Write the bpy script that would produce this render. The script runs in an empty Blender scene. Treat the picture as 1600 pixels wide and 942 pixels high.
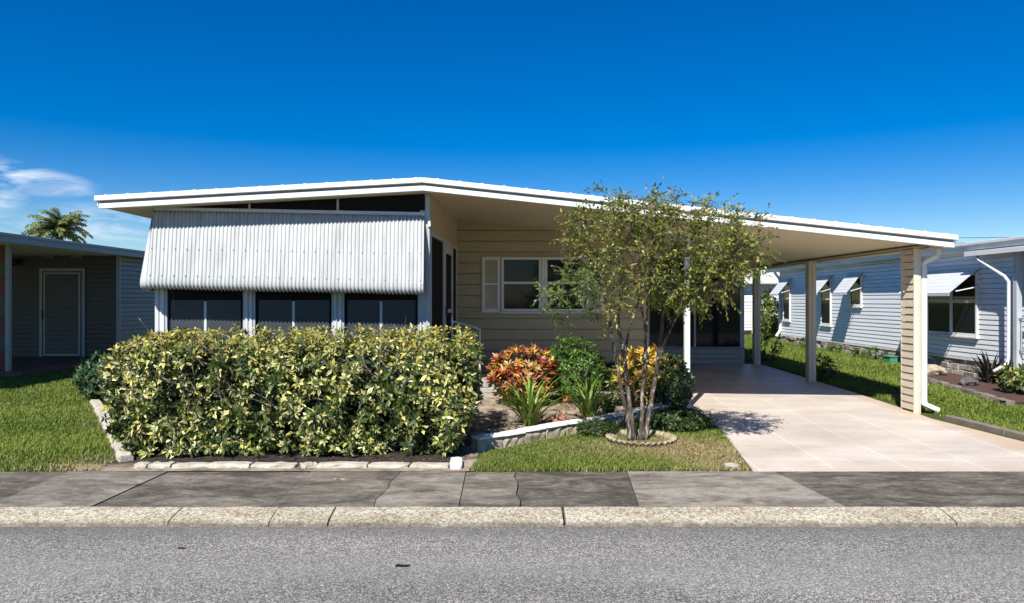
import bpy, bmesh, math, random
import numpy as np
from mathutils import Vector, Matrix

rnd = random.Random(7)
rng = np.random.default_rng(11)
sc = bpy.context.scene
COL = sc.collection
CAMH, F, VX, VY = 1.65, 1110.0, 800.0, 469.0


def gz(y):
    """Ground level: flat at the pavement, a gentle rise up the plots, level again far back."""
    return 0.0165 * min(max(y - 6.9, 0.0), 23.0)


def gzn(y):
    return 0.0165 * np.clip(y - 6.9, 0.0, 23.0)


# ------------------------------------------------------------------ materials
class NT:
    def __init__(self, name):
        self.m = bpy.data.materials.new(name)
        self.m.use_nodes = True
        self.t = self.m.node_tree
        self.b = self.t.nodes['Principled BSDF']
        self.out = self.t.nodes['Material Output']

    def n(self, kind, **kw):
        nd = self.t.nodes.new(kind)
        for k, v in kw.items():
            if k in nd.inputs.keys():
                nd.inputs[k].default_value = v
            else:
                setattr(nd, k, v)
        return nd

    def l(self, a, b):
        self.t.links.new(a, b)

    def coords(self, scale=(1, 1, 1), rot=(0, 0, 0), loc=(0, 0, 0)):
        tc = self.n('ShaderNodeTexCoord')
        mp = self.n('ShaderNodeMapping')
        mp.inputs['Scale'].default_value = scale
        mp.inputs['Rotation'].default_value = rot
        mp.inputs['Location'].default_value = loc
        self.l(tc.outputs['Object'], mp.inputs['Vector'])
        return mp.outputs['Vector']

    def noise(self, vec, scale, detail=4, rough=0.6, distort=0.0):
        nd = self.n('ShaderNodeTexNoise')
        nd.inputs['Scale'].default_value = scale
        nd.inputs['Detail'].default_value = detail
        nd.inputs['Roughness'].default_value = rough
        nd.inputs['Distortion'].default_value = distort
        self.l(vec, nd.inputs['Vector'])
        return nd.outputs['Fac']

    def ramp(self, fac, stops, interp='LINEAR'):
        nd = self.n('ShaderNodeValToRGB')
        nd.color_ramp.interpolation = interp
        e = nd.color_ramp.elements
        while len(e) < len(stops):
            e.new(0.5)
        for el, (p, c) in zip(e, stops):
            el.position = p
            el.color = (c if hasattr(c, '__len__') else (c, c, c)) + ((1,) if (hasattr(c, '__len__') and len(c) == 3) or not hasattr(c, '__len__') else ())
        self.l(fac, nd.inputs['Fac'])
        return nd.outputs['Color']

    def mix(self, fac, a, b, blend='MIX'):
        nd = self.n('ShaderNodeMix', data_type='RGBA', blend_type=blend)
        for sock, v in ((nd.inputs[0], fac), (nd.inputs[6], a), (nd.inputs[7], b)):
            if isinstance(v, bpy.types.NodeSocket):
                self.l(v, sock)
            elif isinstance(v, (int, float)):
                sock.default_value = v if sock.type == 'VALUE' else (v, v, v, 1)
            else:
                sock.default_value = tuple(v) + (1,)
        return nd.outputs[2]

    def math(self, op, a, b=0.0, c=0.0, clamp=False):
        nd = self.n('ShaderNodeMath', operation=op, use_clamp=clamp)
        for i, v in enumerate((a, b, c)):
            if isinstance(v, bpy.types.NodeSocket):
                self.l(v, nd.inputs[i])
            else:
                nd.inputs[i].default_value = v
        return nd.outputs[0]

    def bump(self, h, strength=0.3, dist=0.01):
        nd = self.n('ShaderNodeBump')
        nd.inputs['Strength'].default_value = strength
        nd.inputs['Distance'].default_value = dist
        self.l(h, nd.inputs['Height'])
        self.l(nd.outputs['Normal'], self.b.inputs['Normal'])


def simple(name, c, rough=0.5, c2=None, scale=6.0, bump=0.0, bscale=40.0, metallic=0.0, spec=0.5, stretch=(1, 1, 1)):
    """A colour with soft wear noise; c2 is the worn colour."""
    t = NT(name)
    t.b.inputs['Roughness'].default_value = rough
    t.b.inputs['Metallic'].default_value = metallic
    t.b.inputs['Specular IOR Level'].default_value = spec
    v = t.coords(stretch)
    if c2 is None:
        c2 = tuple(x * 0.86 for x in c)
    t.l(t.ramp(t.noise(v, scale, 6, 0.65), [(0.35, c), (0.72, c2)]), t.b.inputs['Base Color'])
    if bump:
        t.bump(t.noise(v, bscale, 3), bump, 0.01)
    return t.m


def leaf_mat(name, rough=0.42, trans=0.32, spec=0.4):
    t = NT(name)
    at = t.n('ShaderNodeAttribute', attribute_name='col')
    t.l(at.outputs['Color'], t.b.inputs['Base Color'])
    t.b.inputs['Roughness'].default_value = rough
    t.b.inputs['Specular IOR Level'].default_value = spec
    tr = t.n('ShaderNodeBsdfTranslucent')
    t.l(at.outputs['Color'], tr.inputs['Color'])
    mx = t.n('ShaderNodeMixShader')
    mx.inputs[0].default_value = trans
    t.l(t.b.outputs[0], mx.inputs[1])
    t.l(tr.outputs[0], mx.inputs[2])
    t.l(mx.outputs[0], t.out.inputs['Surface'])
    return t.m


M = {}
M['white'] = simple('white_paint', (0.74, 0.74, 0.72), 0.45, (0.62, 0.61, 0.57), 3.0)
M['alu'] = simple('white_aluminium', (0.56, 0.575, 0.58), 0.45, (0.48, 0.49, 0.495), 5.0, stretch=(1, 1, 0.25))
M['awning'] = simple('chalky_awning_aluminium', (0.45, 0.465, 0.465), 0.5, (0.31, 0.32, 0.31), 3.0, stretch=(3.5, 1, 0.35))
M['trim'] = simple('cream_trim', (0.66, 0.60, 0.48), 0.45, (0.56, 0.49, 0.37), 4.0)
M['greytrim'] = simple('grey_metal_trim', (0.42, 0.45, 0.48), 0.4)
M['tan'] = simple('tan_vinyl_siding', (0.45, 0.365, 0.22), 0.5, (0.40, 0.32, 0.185), 1.2, stretch=(0.4, 0.4, 1.5))
M['panel'] = simple('beige_wall_panel', (0.52, 0.44, 0.30), 0.55, (0.46, 0.38, 0.25), 2.0)
M['postbeige'] = simple('beige_post_cladding', (0.60, 0.53, 0.42), 0.5, (0.50, 0.43, 0.32), 3.0)
M['brownbeam'] = simple('brown_beam', (0.30, 0.235, 0.16), 0.55)
M['screen'] = simple('black_insect_screen', (0.010, 0.010, 0.012), 0.7, (0.006, 0.006, 0.008), 20.0, spec=0.15)
M['vinyl'] = simple('smoked_vinyl_pane', (0.050, 0.057, 0.065), 0.35, (0.038, 0.044, 0.050), 2.5, spec=0.25, stretch=(1, 1, 4))
M['glass'] = simple('dark_window_glass', (0.008, 0.010, 0.016), 0.05, (0.012, 0.015, 0.022), 2.0, spec=0.22)
M['whitesiding'] = simple('white_vinyl_siding', (0.78, 0.80, 0.81), 0.45, (0.70, 0.72, 0.73), 0.9, stretch=(0.5, 0.5, 2))
M['farsiding'] = simple('bright_white_siding', (0.80, 0.80, 0.78), 0.5)
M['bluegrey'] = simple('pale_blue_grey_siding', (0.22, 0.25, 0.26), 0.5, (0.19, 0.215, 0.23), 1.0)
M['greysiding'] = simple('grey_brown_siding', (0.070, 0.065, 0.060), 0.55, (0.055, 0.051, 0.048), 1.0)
M['greydoor'] = simple('grey_door_panel', (0.062, 0.062, 0.062), 0.5)
M['palefascia'] = simple('pale_grey_fascia', (0.28, 0.315, 0.335), 0.45)
M['bark'] = None
M['concrete'] = simple('old_concrete', (0.42, 0.40, 0.36), 0.85, (0.26, 0.245, 0.21), 6.0, 0.5, 60)
M['deck'] = simple('red_brown_deck', (0.16, 0.075, 0.045), 0.7, (0.10, 0.05, 0.035), 4.0)
M['darkmetal'] = simple('dark_metal', (0.03, 0.03, 0.03), 0.45)
M['redpaint'] = simple('dark_red_paint', (0.16, 0.035, 0.022), 0.6)
M['roofing'] = simple('white_roof_coating', (0.72, 0.72, 0.70), 0.6)
M['stoneedge'] = simple('weathered_edging_stone', (0.50, 0.465, 0.39), 0.9, (0.25, 0.225, 0.175), 9.0, 0.9, 45)
M['whitestone'] = simple('white_painted_stone', (0.76, 0.75, 0.70), 0.8, (0.48, 0.45, 0.38), 8.0, 0.6, 40)
M['rockface'] = simple('split_stone_face', (0.47, 0.405, 0.29), 0.95, (0.19, 0.155, 0.105), 14.0, 1.0, 30)
M['found'] = simple('foundation_stone', (0.40, 0.355, 0.30), 0.95, (0.19, 0.165, 0.14), 5.0, 1.0, 22)
M['ring'] = simple('tan_scalloped_concrete', (0.40, 0.32, 0.22), 0.9, (0.20, 0.15, 0.10), 10.0, 0.8, 40)
M['shadedsiding'] = simple('white_siding_shade_toned', (0.27, 0.275, 0.28), 0.5)  # white siding greyed to carry the deep shade of the carport
M['wood'] = simple('weathered_timber', (0.20, 0.165, 0.13), 0.9, (0.11, 0.09, 0.07), 6.0, 0.5, 40, stretch=(1, 1, 1))
M['redmulch'] = simple('red_mulch', (0.085, 0.036, 0.024), 0.95, (0.04, 0.025, 0.019), 18.0, 1.0, 50)
M['darkrock'] = simple('dark_rock', (0.12, 0.11, 0.10), 0.9, (0.06, 0.055, 0.05), 8.0, 1.0, 20)
M['terracotta'] = simple('terracotta', (0.36, 0.16, 0.09), 0.85, (0.22, 0.10, 0.06), 8.0, 0.5, 30)
M['leaf'] = leaf_mat('leaf')
M['glossleaf'] = leaf_mat('glossy_leaf', 0.42, 0.16, 0.32)
M['blade'] = leaf_mat('grass_blade', 0.55, 0.25, 0.25)
M['stem'] = simple('brown_stem', (0.20, 0.15, 0.10), 0.85, (0.10, 0.075, 0.05), 20.0, 0.4, 60)
M['greenbox'] = simple('green_utility_lid', (0.06, 0.22, 0.13), 0.6)


def build_special_materials():
    # bark of the crape myrtle: pale smooth bark with dark flaking patches
    t = NT('pale_peeling_bark')
    v = t.coords((1, 1, 0.35))
    n1 = t.noise(v, 16, 5, 0.7, 1.2)
    n2 = t.noise(t.coords((1, 1, 1)), 60, 4)
    c = t.ramp(n1, [(0.42, (0.042, 0.031, 0.024)), (0.54, (0.11, 0.087, 0.066)), (0.63, (0.42, 0.365, 0.295))])
    t.l(c, t.b.inputs['Base Color'])
    t.b.inputs['Roughness'].default_value = 0.85
    t.bump(t.math('ADD', n1, t.math('MULTIPLY', n2, 0.4)), 0.6, 0.01)
    M['bark'] = t.m

    # road: worn asphalt, light stone chips in grey binder
    t = NT('worn_asphalt')
    v = t.coords()
    vor = t.n('ShaderNodeTexVoronoi')
    vor.inputs['Scale'].default_value = 125
    t.l(v, vor.inputs['Vector'])
    sepv = t.n('ShaderNodeSeparateColor')
    t.l(vor.outputs['Color'], sepv.inputs[0])
    chips = t.ramp(sepv.outputs[0], [(0.0, (0.055, 0.055, 0.057)), (0.35, (0.15, 0.148, 0.146)), (0.7, (0.27, 0.266, 0.26)), (1.0, (0.52, 0.51, 0.49))])
    fine = t.noise(v, 210, 3, 0.7)
    chips = t.mix(0.75, chips, t.ramp(fine, [(0.36, 0.25), (0.64, 1.7)]), 'MULTIPLY')
    big = t.noise(t.coords((0.35, 1.2, 1)), 1.1, 6, 0.6)
    tone = t.ramp(big, [(0.3, (0.76, 0.76, 0.77)), (0.7, (1.12, 1.11, 1.10))])
    base = t.mix(1.0, chips, tone, 'MULTIPLY')
    base = t.mix(1.0, base, (1.16, 1.115, 1.05), 'MULTIPLY')
    # tyre-polished lanes, darker gutter band, pale scuffs, hairline cracks
    sep = t.n('ShaderNodeSeparateXYZ')
    t.l(v, sep.inputs[0])
    dirt = t.noise(t.coords((0.35, 3, 1)), 2.2, 6, 0.7)
    lane = t.math('SINE', t.math('ADD', t.math('MULTIPLY', sep.outputs[1], 4.2), t.math('MULTIPLY', big, 2.5)))
    base = t.mix(t.math('MULTIPLY', t.math('MULTIPLY', lane, dirt), 0.5, clamp=True), base, (0.31, 0.30, 0.285))
    edge = t.math('MULTIPLY', t.math('SUBTRACT', sep.outputs[1], 5.05), 2.6, clamp=True)
    base = t.mix(t.math('MULTIPLY', edge, t.math('MULTIPLY', dirt, 1.1), clamp=True), base, (0.095, 0.092, 0.09))
    scuff = t.noise(t.coords((0.6, 2.4, 1)), 3.1, 7, 0.75, 0.8)
    base = t.mix(t.math('MULTIPLY', t.math('SUBTRACT', scuff, 0.66), 5.0, clamp=True), base, (0.42, 0.41, 0.39))
    t.l(base, t.b.inputs['Base Color'])
    t.b.inputs['Roughness'].default_value = 0.9
    t.bump(t.math('ADD', sepv.outputs[1], t.math('MULTIPLY', fine, 1.5)), 0.8, 0.008)
    M['asphalt'] = t.m

    # kerb: exposed shell aggregate, cream
    t = NT('shell_aggregate')
    v = t.coords()
    vor = t.n('ShaderNodeTexVoronoi')
    vor.inputs['Scale'].default_value = 58
    t.l(v, vor.inputs['Vector'])
    sepv = t.n('ShaderNodeSeparateColor')
    t.l(vor.outputs['Color'], sepv.inputs[0])
    c = t.ramp(sepv.outputs[0], [(0.0, (0.27, 0.225, 0.155)), (0.25, (0.41, 0.355, 0.26)), (0.6, (0.53, 0.475, 0.365)), (1.0, (0.63, 0.585, 0.475))])
    d = t.ramp(vor.outputs['Distance'], [(0.0, 1.0), (0.55, 0.92), (0.9, 0.55)])
    c = t.mix(1.0, c, d, 'MULTIPLY')
    c = t.mix(0.8, c, t.ramp(t.noise(v, 90, 4, 0.8), [(0.34, 0.5), (0.62, 1.2)]), 'MULTIPLY')
    sepk = t.n('ShaderNodeSeparateXYZ')
    t.l(v, sepk.inputs[0])
    gr = t.noise(t.coords((1.0, 4, 1)), 6, 7, 0.75)
    foot = t.math('MULTIPLY', t.math('SUBTRACT', 5.475, sepk.outputs[1]), 26.0, clamp=True)
    back = t.math('MULTIPLY', t.math('SUBTRACT', sepk.outputs[1], 5.67), 26.0, clamp=True)
    grime = t.math('MULTIPLY', t.math('MAXIMUM', foot, back), t.math('MULTIPLY', gr, 1.3), clamp=True)
    c = t.mix(grime, c, (0.13, 0.11, 0.085))
    st = t.ramp(t.noise(t.coords((0.6, 2, 2)), 2.3, 6), [(0.35, (0.72, 0.69, 0.64)), (0.62, (1, 1, 1))])
    c = t.mix(1.0, c, st, 'MULTIPLY')
    t.l(c, t.b.inputs['Base Color'])
    t.b.inputs['Roughness'].default_value = 0.9
    t.bump(vor.outputs['Distance'], 0.9, 0.006)
    M['kerb'] = t.m

    # pavement slabs: mould-stained concrete; 'tone' attribute per slab (0 dark .. 1 pale aggregate)
    t = NT('stained_pavement')
    at = t.n('ShaderNodeAttribute', attribute_name='tone')
    v = t.coords()
    n1 = t.noise(t.coords((0.8, 1.8, 1)), 1.9, 9, 0.72, 0.8)
    n2 = t.noise(t.coords((1, 2.0, 1)), 9, 8, 0.78, 0.6)
    n3 = t.noise(v, 120, 3, 0.75)
    n4 = t.noise(t.coords((1, 2.2, 1)), 4.2, 7, 0.75, 1.6)
    f = t.math('ADD', t.math('MULTIPLY', n1, 1.5), t.math('MULTIPLY', n2, 0.9))
    f = t.math('ADD', f, t.math('MULTIPLY', at.outputs['Fac'], 0.80))
    f = t.math('SUBTRACT', f, 0.93)
    c = t.ramp(f, [(0.05, (0.022, 0.017, 0.012)), (0.36, (0.056, 0.046, 0.034)), (0.60, (0.145, 0.125, 0.098)), (0.90, (0.30, 0.27, 0.225))])
    c = t.mix(0.85, c, t.ramp(n3, [(0.3, 0.5), (0.7, 1.45)]), 'MULTIPLY')
    # scattered pale scraped spots
    c = t.mix(t.math('MULTIPLY', t.math('SUBTRACT', n4, 0.64), 9.0, clamp=True), c, (0.36, 0.34, 0.30))
    t.l(c, t.b.inputs['Base Color'])
    t.b.inputs['Roughness'].default_value = 0.85
    t.bump(t.math('ADD', n3, n2), 0.6, 0.008)
    M['pave'] = t.m

    # driveway: pinkish textured coating scored into squares
    t = NT('scored_driveway')
    v = t.coords(rot=(0, 0, math.radians(1.5)))
    br = t.n('ShaderNodeTexBrick')
    br.offset = 0.0
    br.inputs['Scale'].default_value = 1.0
    br.inputs['Brick Width'].default_value = 0.74
    br.inputs['Row Height'].default_value = 0.74
    br.inputs['Mortar Size'].default_value = 0.010
    br.inputs['Mortar Smooth'].default_value = 0.3
    br.inputs['Color1'].default_value = (0.55, 0.485, 0.415, 1)
    br.inputs['Color2'].default_value = (0.575, 0.505, 0.435, 1)
    br.inputs['Mortar'].default_value = (0.69, 0.63, 0.56, 1)
    t.l(v, br.inputs['Vector'])
    sp = t.noise(v, 75, 4, 0.75)
    c = t.mix(0.7, br.outputs['Color'], t.ramp(sp, [(0.33, (0.72, 0.70, 0.69)), (0.62, (1.10, 1.09, 1.08))]), 'MULTIPLY')
    bl = t.ramp(t.noise(t.coords((0.7, 1.3, 1)), 1.3, 6), [(0.32, (0.80, 0.78, 0.75)), (0.65, (1.06, 1.06, 1.06))])
    c = t.mix(1.0, c, bl, 'MULTIPLY')
    blot = t.noise(t.coords((1.6, 0.6, 1)), 2.4, 7, 0.7, 0.7)
    c = t.mix(t.math('MULTIPLY', t.math('SUBTRACT', blot, 0.60), 3.0, clamp=True), c, (0.30, 0.25, 0.205))
    # rust-orange staining along the right edge
    sep = t.n('ShaderNodeSeparateXYZ')
    t.l(t.coords(), sep.inputs[0])
    rust = t.math('MULTIPLY', t.math('SUBTRACT', t.math('ADD', sep.outputs[0], t.math('MULTIPLY', t.noise(v, 2.5, 5), 0.35)), 5.58), 4.0, clamp=True)
    c = t.mix(t.math('MULTIPLY', rust, 0.5), c, (0.46, 0.30, 0.15))
    t.l(c, t.b.inputs['Base Color'])
    t.b.inputs['Roughness'].default_value = 0.48
    t.bump(t.math('ADD', sp, t.math('MULTIPLY', br.outputs['Fac'], -0.6)), 0.35, 0.006)
    M['drive'] = t.m

    # soil under grass
    t = NT('turf_soil')
    v = t.coords()
    n = t.noise(v, 5, 6, 0.7)
    n2 = t.noise(v, 45, 4, 0.75)
    c = t.ramp(n, [(0.35, (0.055, 0.085, 0.018)), (0.55, (0.085, 0.105, 0.03)), (0.72, (0.16, 0.13, 0.06))])
    c = t.mix(0.7, c, t.ramp(n2, [(0.3, 0.45), (0.7, 1.3)]), 'MULTIPLY')
    t.l(c, t.b.inputs['Base Color'])
    t.b.inputs['Roughness'].default_value = 1.0
    t.b.inputs['Specular IOR Level'].default_value = 0.1
    t.bump(n2, 1.0, 0.03)
    M['turf'] = t.m

    # bed: sandy soil with dark mulch patches
    t = NT('sandy_bed_soil')
    v = t.coords()
    n = t.noise(v, 2.6, 6, 0.7, 0.5)
    n2 = t.noise(v, 60, 4, 0.75)
    c = t.ramp(n, [(0.33, (0.09, 0.06, 0.042)), (0.46, (0.28, 0.21, 0.15)), (0.60, (0.46, 0.37, 0.285))])
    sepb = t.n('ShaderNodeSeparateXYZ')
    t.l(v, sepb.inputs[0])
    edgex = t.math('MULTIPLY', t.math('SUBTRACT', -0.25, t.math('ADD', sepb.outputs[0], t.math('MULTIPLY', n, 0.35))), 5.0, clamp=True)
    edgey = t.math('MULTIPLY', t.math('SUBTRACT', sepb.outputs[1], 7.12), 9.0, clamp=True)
    c = t.mix(t.math('MULTIPLY', edgex, edgey), c, (0.038, 0.028, 0.020))  # dark mulch brown under the hedge, also standing in for its shade
    c = t.mix(0.8, c, t.ramp(n2, [(0.3, 0.5), (0.7, 1.25)]), 'MULTIPLY')
    t.l(c, t.b.inputs['Base Color'])
    t.b.inputs['Roughness'].default_value = 1.0
    t.bump(n2, 1.0, 0.02)
    M['bed'] = t.m

    # ceiling panels under the roof: long grooves running across the house
    t = NT('ceiling_panels')
    v = t.coords()
    sep = t.n('ShaderNodeSeparateXYZ')
    t.l(v, sep.inputs[0])
    fr = t.math('FRACT', t.math('MULTIPLY', sep.outputs[1], 4.9))
    g = t.ramp(fr, [(0.0, 0.0), (0.06, 1.0), (0.94, 1.0), (1.0, 0.0)])
    c = t.mix(g, (0.36, 0.29, 0.19), (0.70, 0.60, 0.43))
    t.l(c, t.b.inputs['Base Color'])
    t.b.inputs['Roughness'].default_value = 0.5
    t.bump(g, 0.6, 0.01)
    M['ceiling'] = t.m

    # carport post front with a streak of rust at the foot is left to the plain material


build_special_materials()


# ------------------------------------------------------------------ mesh helpers
def link(o, parent=None):
    COL.objects.link(o)
    if parent is not None:
        o.parent = parent
    return o


def wloc(o):
    v = Vector((0, 0, 0))
    while o is not None:
        v = v + o.location
        o = o.parent
    return v


class MB:
    """Collects solids in world coordinates and links them as one mesh object."""

    def __init__(self):
        self.v, self.f, self.mi = [], [], []
        self.cur = 0

    def add(self, vs, fs):
        b = len(self.v)
        self.v += [tuple(p) for p in vs]
        self.f += [tuple(b + i for i in f) for f in fs]
        self.mi += [self.cur] * len(fs)
        return self

    def box(self, a, b, jit=0.0):
        (x0, y0, z0), (x1, y1, z1) = a, b
        vs = [(x0, y0, z0), (x1, y0, z0), (x1, y1, z0), (x0, y1, z0), (x0, y0, z1), (x1, y0, z1), (x1, y1, z1), (x0, y1, z1)]
        if jit:
            vs = [tuple(c + rnd.uniform(-jit, jit) for c in p) for p in vs]
        return self.add(vs, [(0, 3, 2, 1), (4, 5, 6, 7), (0, 1, 5, 4), (1, 2, 6, 5), (2, 3, 7, 6), (3, 0, 4, 7)])

    def hexa(self, bottom, top):
        return self.add(list(bottom) + list(top), [(0, 3, 2, 1), (4, 5, 6, 7), (0, 1, 5, 4), (1, 2, 6, 5), (2, 3, 7, 6), (3, 0, 4, 7)])

    def bar(self, p, q, w, h=None, up=(0, 0, 1)):
        """square-section bar between two points"""
        h = h or w
        p, q = Vector(p), Vector(q)
        d = (q - p).normalized()
        s = d.cross(Vector(up))
        if s.length < 1e-4:
            s = d.cross(Vector((1, 0, 0)))
        s.normalize()
        u = s.cross(d)
        c = [(-1, -1), (1, -1), (1, 1), (-1, 1)]
        b = [p + s * (i * w / 2) + u * (j * h / 2) for i, j in c]
        t = [q + s * (i * w / 2) + u * (j * h / 2) for i, j in c]
        return self.hexa(b, t)

    def tube(self, pts, rad, n=8, cap=True):
        pts = [Vector(p) for p in pts]
        if not hasattr(rad, '__len__'):
            rad = [rad] * len(pts)
        rings = []
        ref = Vector((0.31, 0.87, 0.2)).normalized()
        for i, p in enumerate(pts):
            d = (pts[min(i + 1, len(pts) - 1)] - pts[max(i - 1, 0)]).normalized()
            s = d.cross(ref).normalized()
            u = d.cross(s)
            rings.append([p + (s * math.cos(a) + u * math.sin(a)) * rad[i] for a in [2 * math.pi * k / n for k in range(n)]])
        vs = [p for r in rings for p in r]
        fs = []
        for i in range(len(pts) - 1):
            for k in range(n):
                fs.append((i * n + k, i * n + (k + 1) % n, (i + 1) * n + (k + 1) % n, (i + 1) * n + k))
        if cap:
            fs.append(tuple(reversed(range(n))))
            fs.append(tuple((len(pts) - 1) * n + k for k in range(n)))
        return self.add(vs, fs)

    def build(self, name, mat, parent=None, bevel=0.0, smooth=False, solidify=0.0, segs=1):
        me = bpy.data.meshes.new(name)
        o = wloc(parent) if parent is not None else Vector((0, 0, 0))
        me.from_pydata([(x - o.x, y - o.y, z - o.z) for x, y, z in self.v], [], self.f)
        mats = mat if isinstance(mat, (list, tuple)) else [mat]
        for m in mats:
            me.materials.append(m)
        if len(mats) > 1:
            me.polygons.foreach_set('material_index', self.mi)
        if bevel:
            bm = bmesh.new()
            bm.from_mesh(me)
            bmesh.ops.recalc_face_normals(bm, faces=bm.faces)
            es = [e for e in bm.edges if len(e.link_faces) == 2 and e.calc_face_angle(0) > 0.5]
            bmesh.ops.bevel(bm, geom=es, offset=bevel, segments=segs, profile=0.5, affect='EDGES')
            bm.to_mesh(me)
            bm.free()
        if smooth:
            me.polygons.foreach_set('use_smooth', [True] * len(me.polygons))
        me.update()
        ob = bpy.data.objects.new(name, me)
        link(ob, parent)
        if solidify:
            md = ob.modifiers.new('thickness', 'SOLIDIFY')
            md.thickness = solidify
        return ob


def fast_mesh(name, verts, faces, mat, parent=None, colors=None, smooth=False):
    """verts (N,3), faces (K,n) of constant n, colours (N,3)."""
    me = bpy.data.meshes.new(name)
    if parent is not None:
        o = wloc(parent)
        verts = verts - np.array([o.x, o.y, o.z])
    n, k, s = len(verts), len(faces), faces.shape[1]
    me.vertices.add(n)
    me.vertices.foreach_set('co', verts.astype(np.float32).ravel())
    me.loops.add(k * s)
    me.loops.foreach_set('vertex_index', faces.astype(np.int32).ravel())
    me.polygons.add(k)
    me.polygons.foreach_set('loop_start', np.arange(0, k * s, s, dtype=np.int32))
    me.polygons.foreach_set('loop_total', np.full(k, s, dtype=np.int32))
    if smooth:
        me.polygons.foreach_set('use_smooth', np.ones(k, dtype=bool))
    if colors is not None:
        ca = me.color_attributes.new('col', 'FLOAT_COLOR', 'POINT')
        c4 = np.ones((n, 4), np.float32)
        c4[:, :3] = colors
        ca.data.foreach_set('color', c4.ravel())
    me.materials.append(mat)
    me.update(calc_edges=True)
    me.validate()
    ob = bpy.data.objects.new(name, me)
    return link(ob, parent)


def tag(o, label, cat, group=None, kind=None):
    o['label'] = label
    o['category'] = cat
    if group:
        o['group'] = group
    if kind:
        o['kind'] = kind
    return o


def thing(name, label, cat, loc, group=None):
    o = bpy.data.objects.new(name, None)
    o.location = loc
    o.empty_display_size = 0.2
    link(o)
    return tag(o, label, cat, group)


def struct(o):
    o['kind'] = 'structure'
    return o


def norm(a):
    return a / np.maximum(np.linalg.norm(a, axis=1, keepdims=True), 1e-9)


def leaves(name, P, D, N, L, W, Ce, Cm, mat, parent, fold=0.18, droop=0.12):
    """Folded pointed leaves: base P, direction D, upper side N, length L, width W, edge and midrib colour."""
    k = len(P)
    D = norm(D)
    S = norm(np.cross(D, N))
    U = np.cross(S, D)
    L = L[:, None]
    W = W[:, None]
    b = P
    m = P + D * L * 0.5 - U * W * fold
    t = P + D * L - U * L * droop
    l = P + D * L * 0.48 + S * W * 0.5
    r = P + D * L * 0.48 - S * W * 0.5
    V = np.stack([b, m, t, l, r], axis=1).reshape(-1, 3)
    C = np.stack([Cm, Cm, Ce * 0.6 + Cm * 0.4, Ce, Ce], axis=1).reshape(-1, 3)
    base = (np.arange(k) * 5)[:, None]
    T = np.array([[0, 1, 3], [1, 2, 3], [0, 4, 1], [1, 4, 2]])
    Fc = (base[:, :, None] + T[None]).reshape(-1, 3)
    return fast_mesh(name, V, Fc, mat, parent, C)


def rosettes(C, A, k, L, W, lo, hi, jit=0.25):
    """k leaves round each axis A at C; returns P, D, N, L, W, index of rosette."""
    n = len(C)
    A = norm(A)
    ref = norm(rng.normal(size=(n, 3)))
    X = norm(np.cross(A, ref))
    Y = np.cross(A, X)
    idx = np.repeat(np.arange(n), k)
    ang = np.tile(np.arange(k) * 2 * np.pi / k, n) + np.repeat(rng.uniform(0, 6.28, n), k) + rng.normal(0, jit, n * k)
    op = np.radians(rng.uniform(lo, hi, n * k))
    R = X[idx] * np.cos(ang)[:, None] + Y[idx] * np.sin(ang)[:, None]
    D = A[idx] * np.cos(op)[:, None] + R * np.sin(op)[:, None]
    N = A[idx] * np.sin(op)[:, None] - R * np.cos(op)[:, None]
    ll = L * rng.uniform(0.65, 1.2, n * k)
    ww = W * rng.uniform(0.75, 1.2, n * k)
    return C[idx] + D * 0.006, D, N, ll, ww, idx


def pick(palette, n, w=None):
    p = np.array(palette, float)
    i = rng.choice(len(p), n, p=None if w is None else np.array(w) / sum(w))
    c = p[i] * rng.uniform(0.8, 1.2, (n, 1))
    return np.clip(c, 0, 0.85)


def smooth_noise(P, seed=0, scale=1.0):
    r = np.random.default_rng(seed)
    out = np.zeros(len(P))
    for i in range(7):
        k = r.normal(size=3) * scale * (1 + i * 0.55)
        out += np.sin(P @ k + r.uniform(0, 6.28)) / (1 + i * 0.45)
    return out / 2.6


# ------------------------------------------------------------------ roof line of the main house
ROOF = [(-5.705, 3.070), (-1.22, 3.320), (6.095, 2.533)]


def zt(x):
    (a, za), (b, zb), (c, zc) = ROOF
    return za + (zb - za) * (x - a) / (b - a) if x < b else zb + (zc - zb) * (x - b) / (c - b)


def section(mb, y0, y1, top, bot, xs=None):
    """solid following the gable line: from zt-top down to zt-bot, between depths y0 and y1"""
    xs = xs or [p[0] for p in ROOF]
    for a, b in zip(xs[:-1], xs[1:]):
        pts = lambda x, d: zt(x) - d
        mb.hexa([(a, y0, pts(a, bot)), (b, y0, pts(b, bot)), (b, y1, pts(b, bot)), (a, y1, pts(a, bot))],
                [(a, y0, pts(a, top)), (b, y0, pts(b, top)), (b, y1, pts(b, top)), (a, y1, pts(a, top))])


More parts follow.
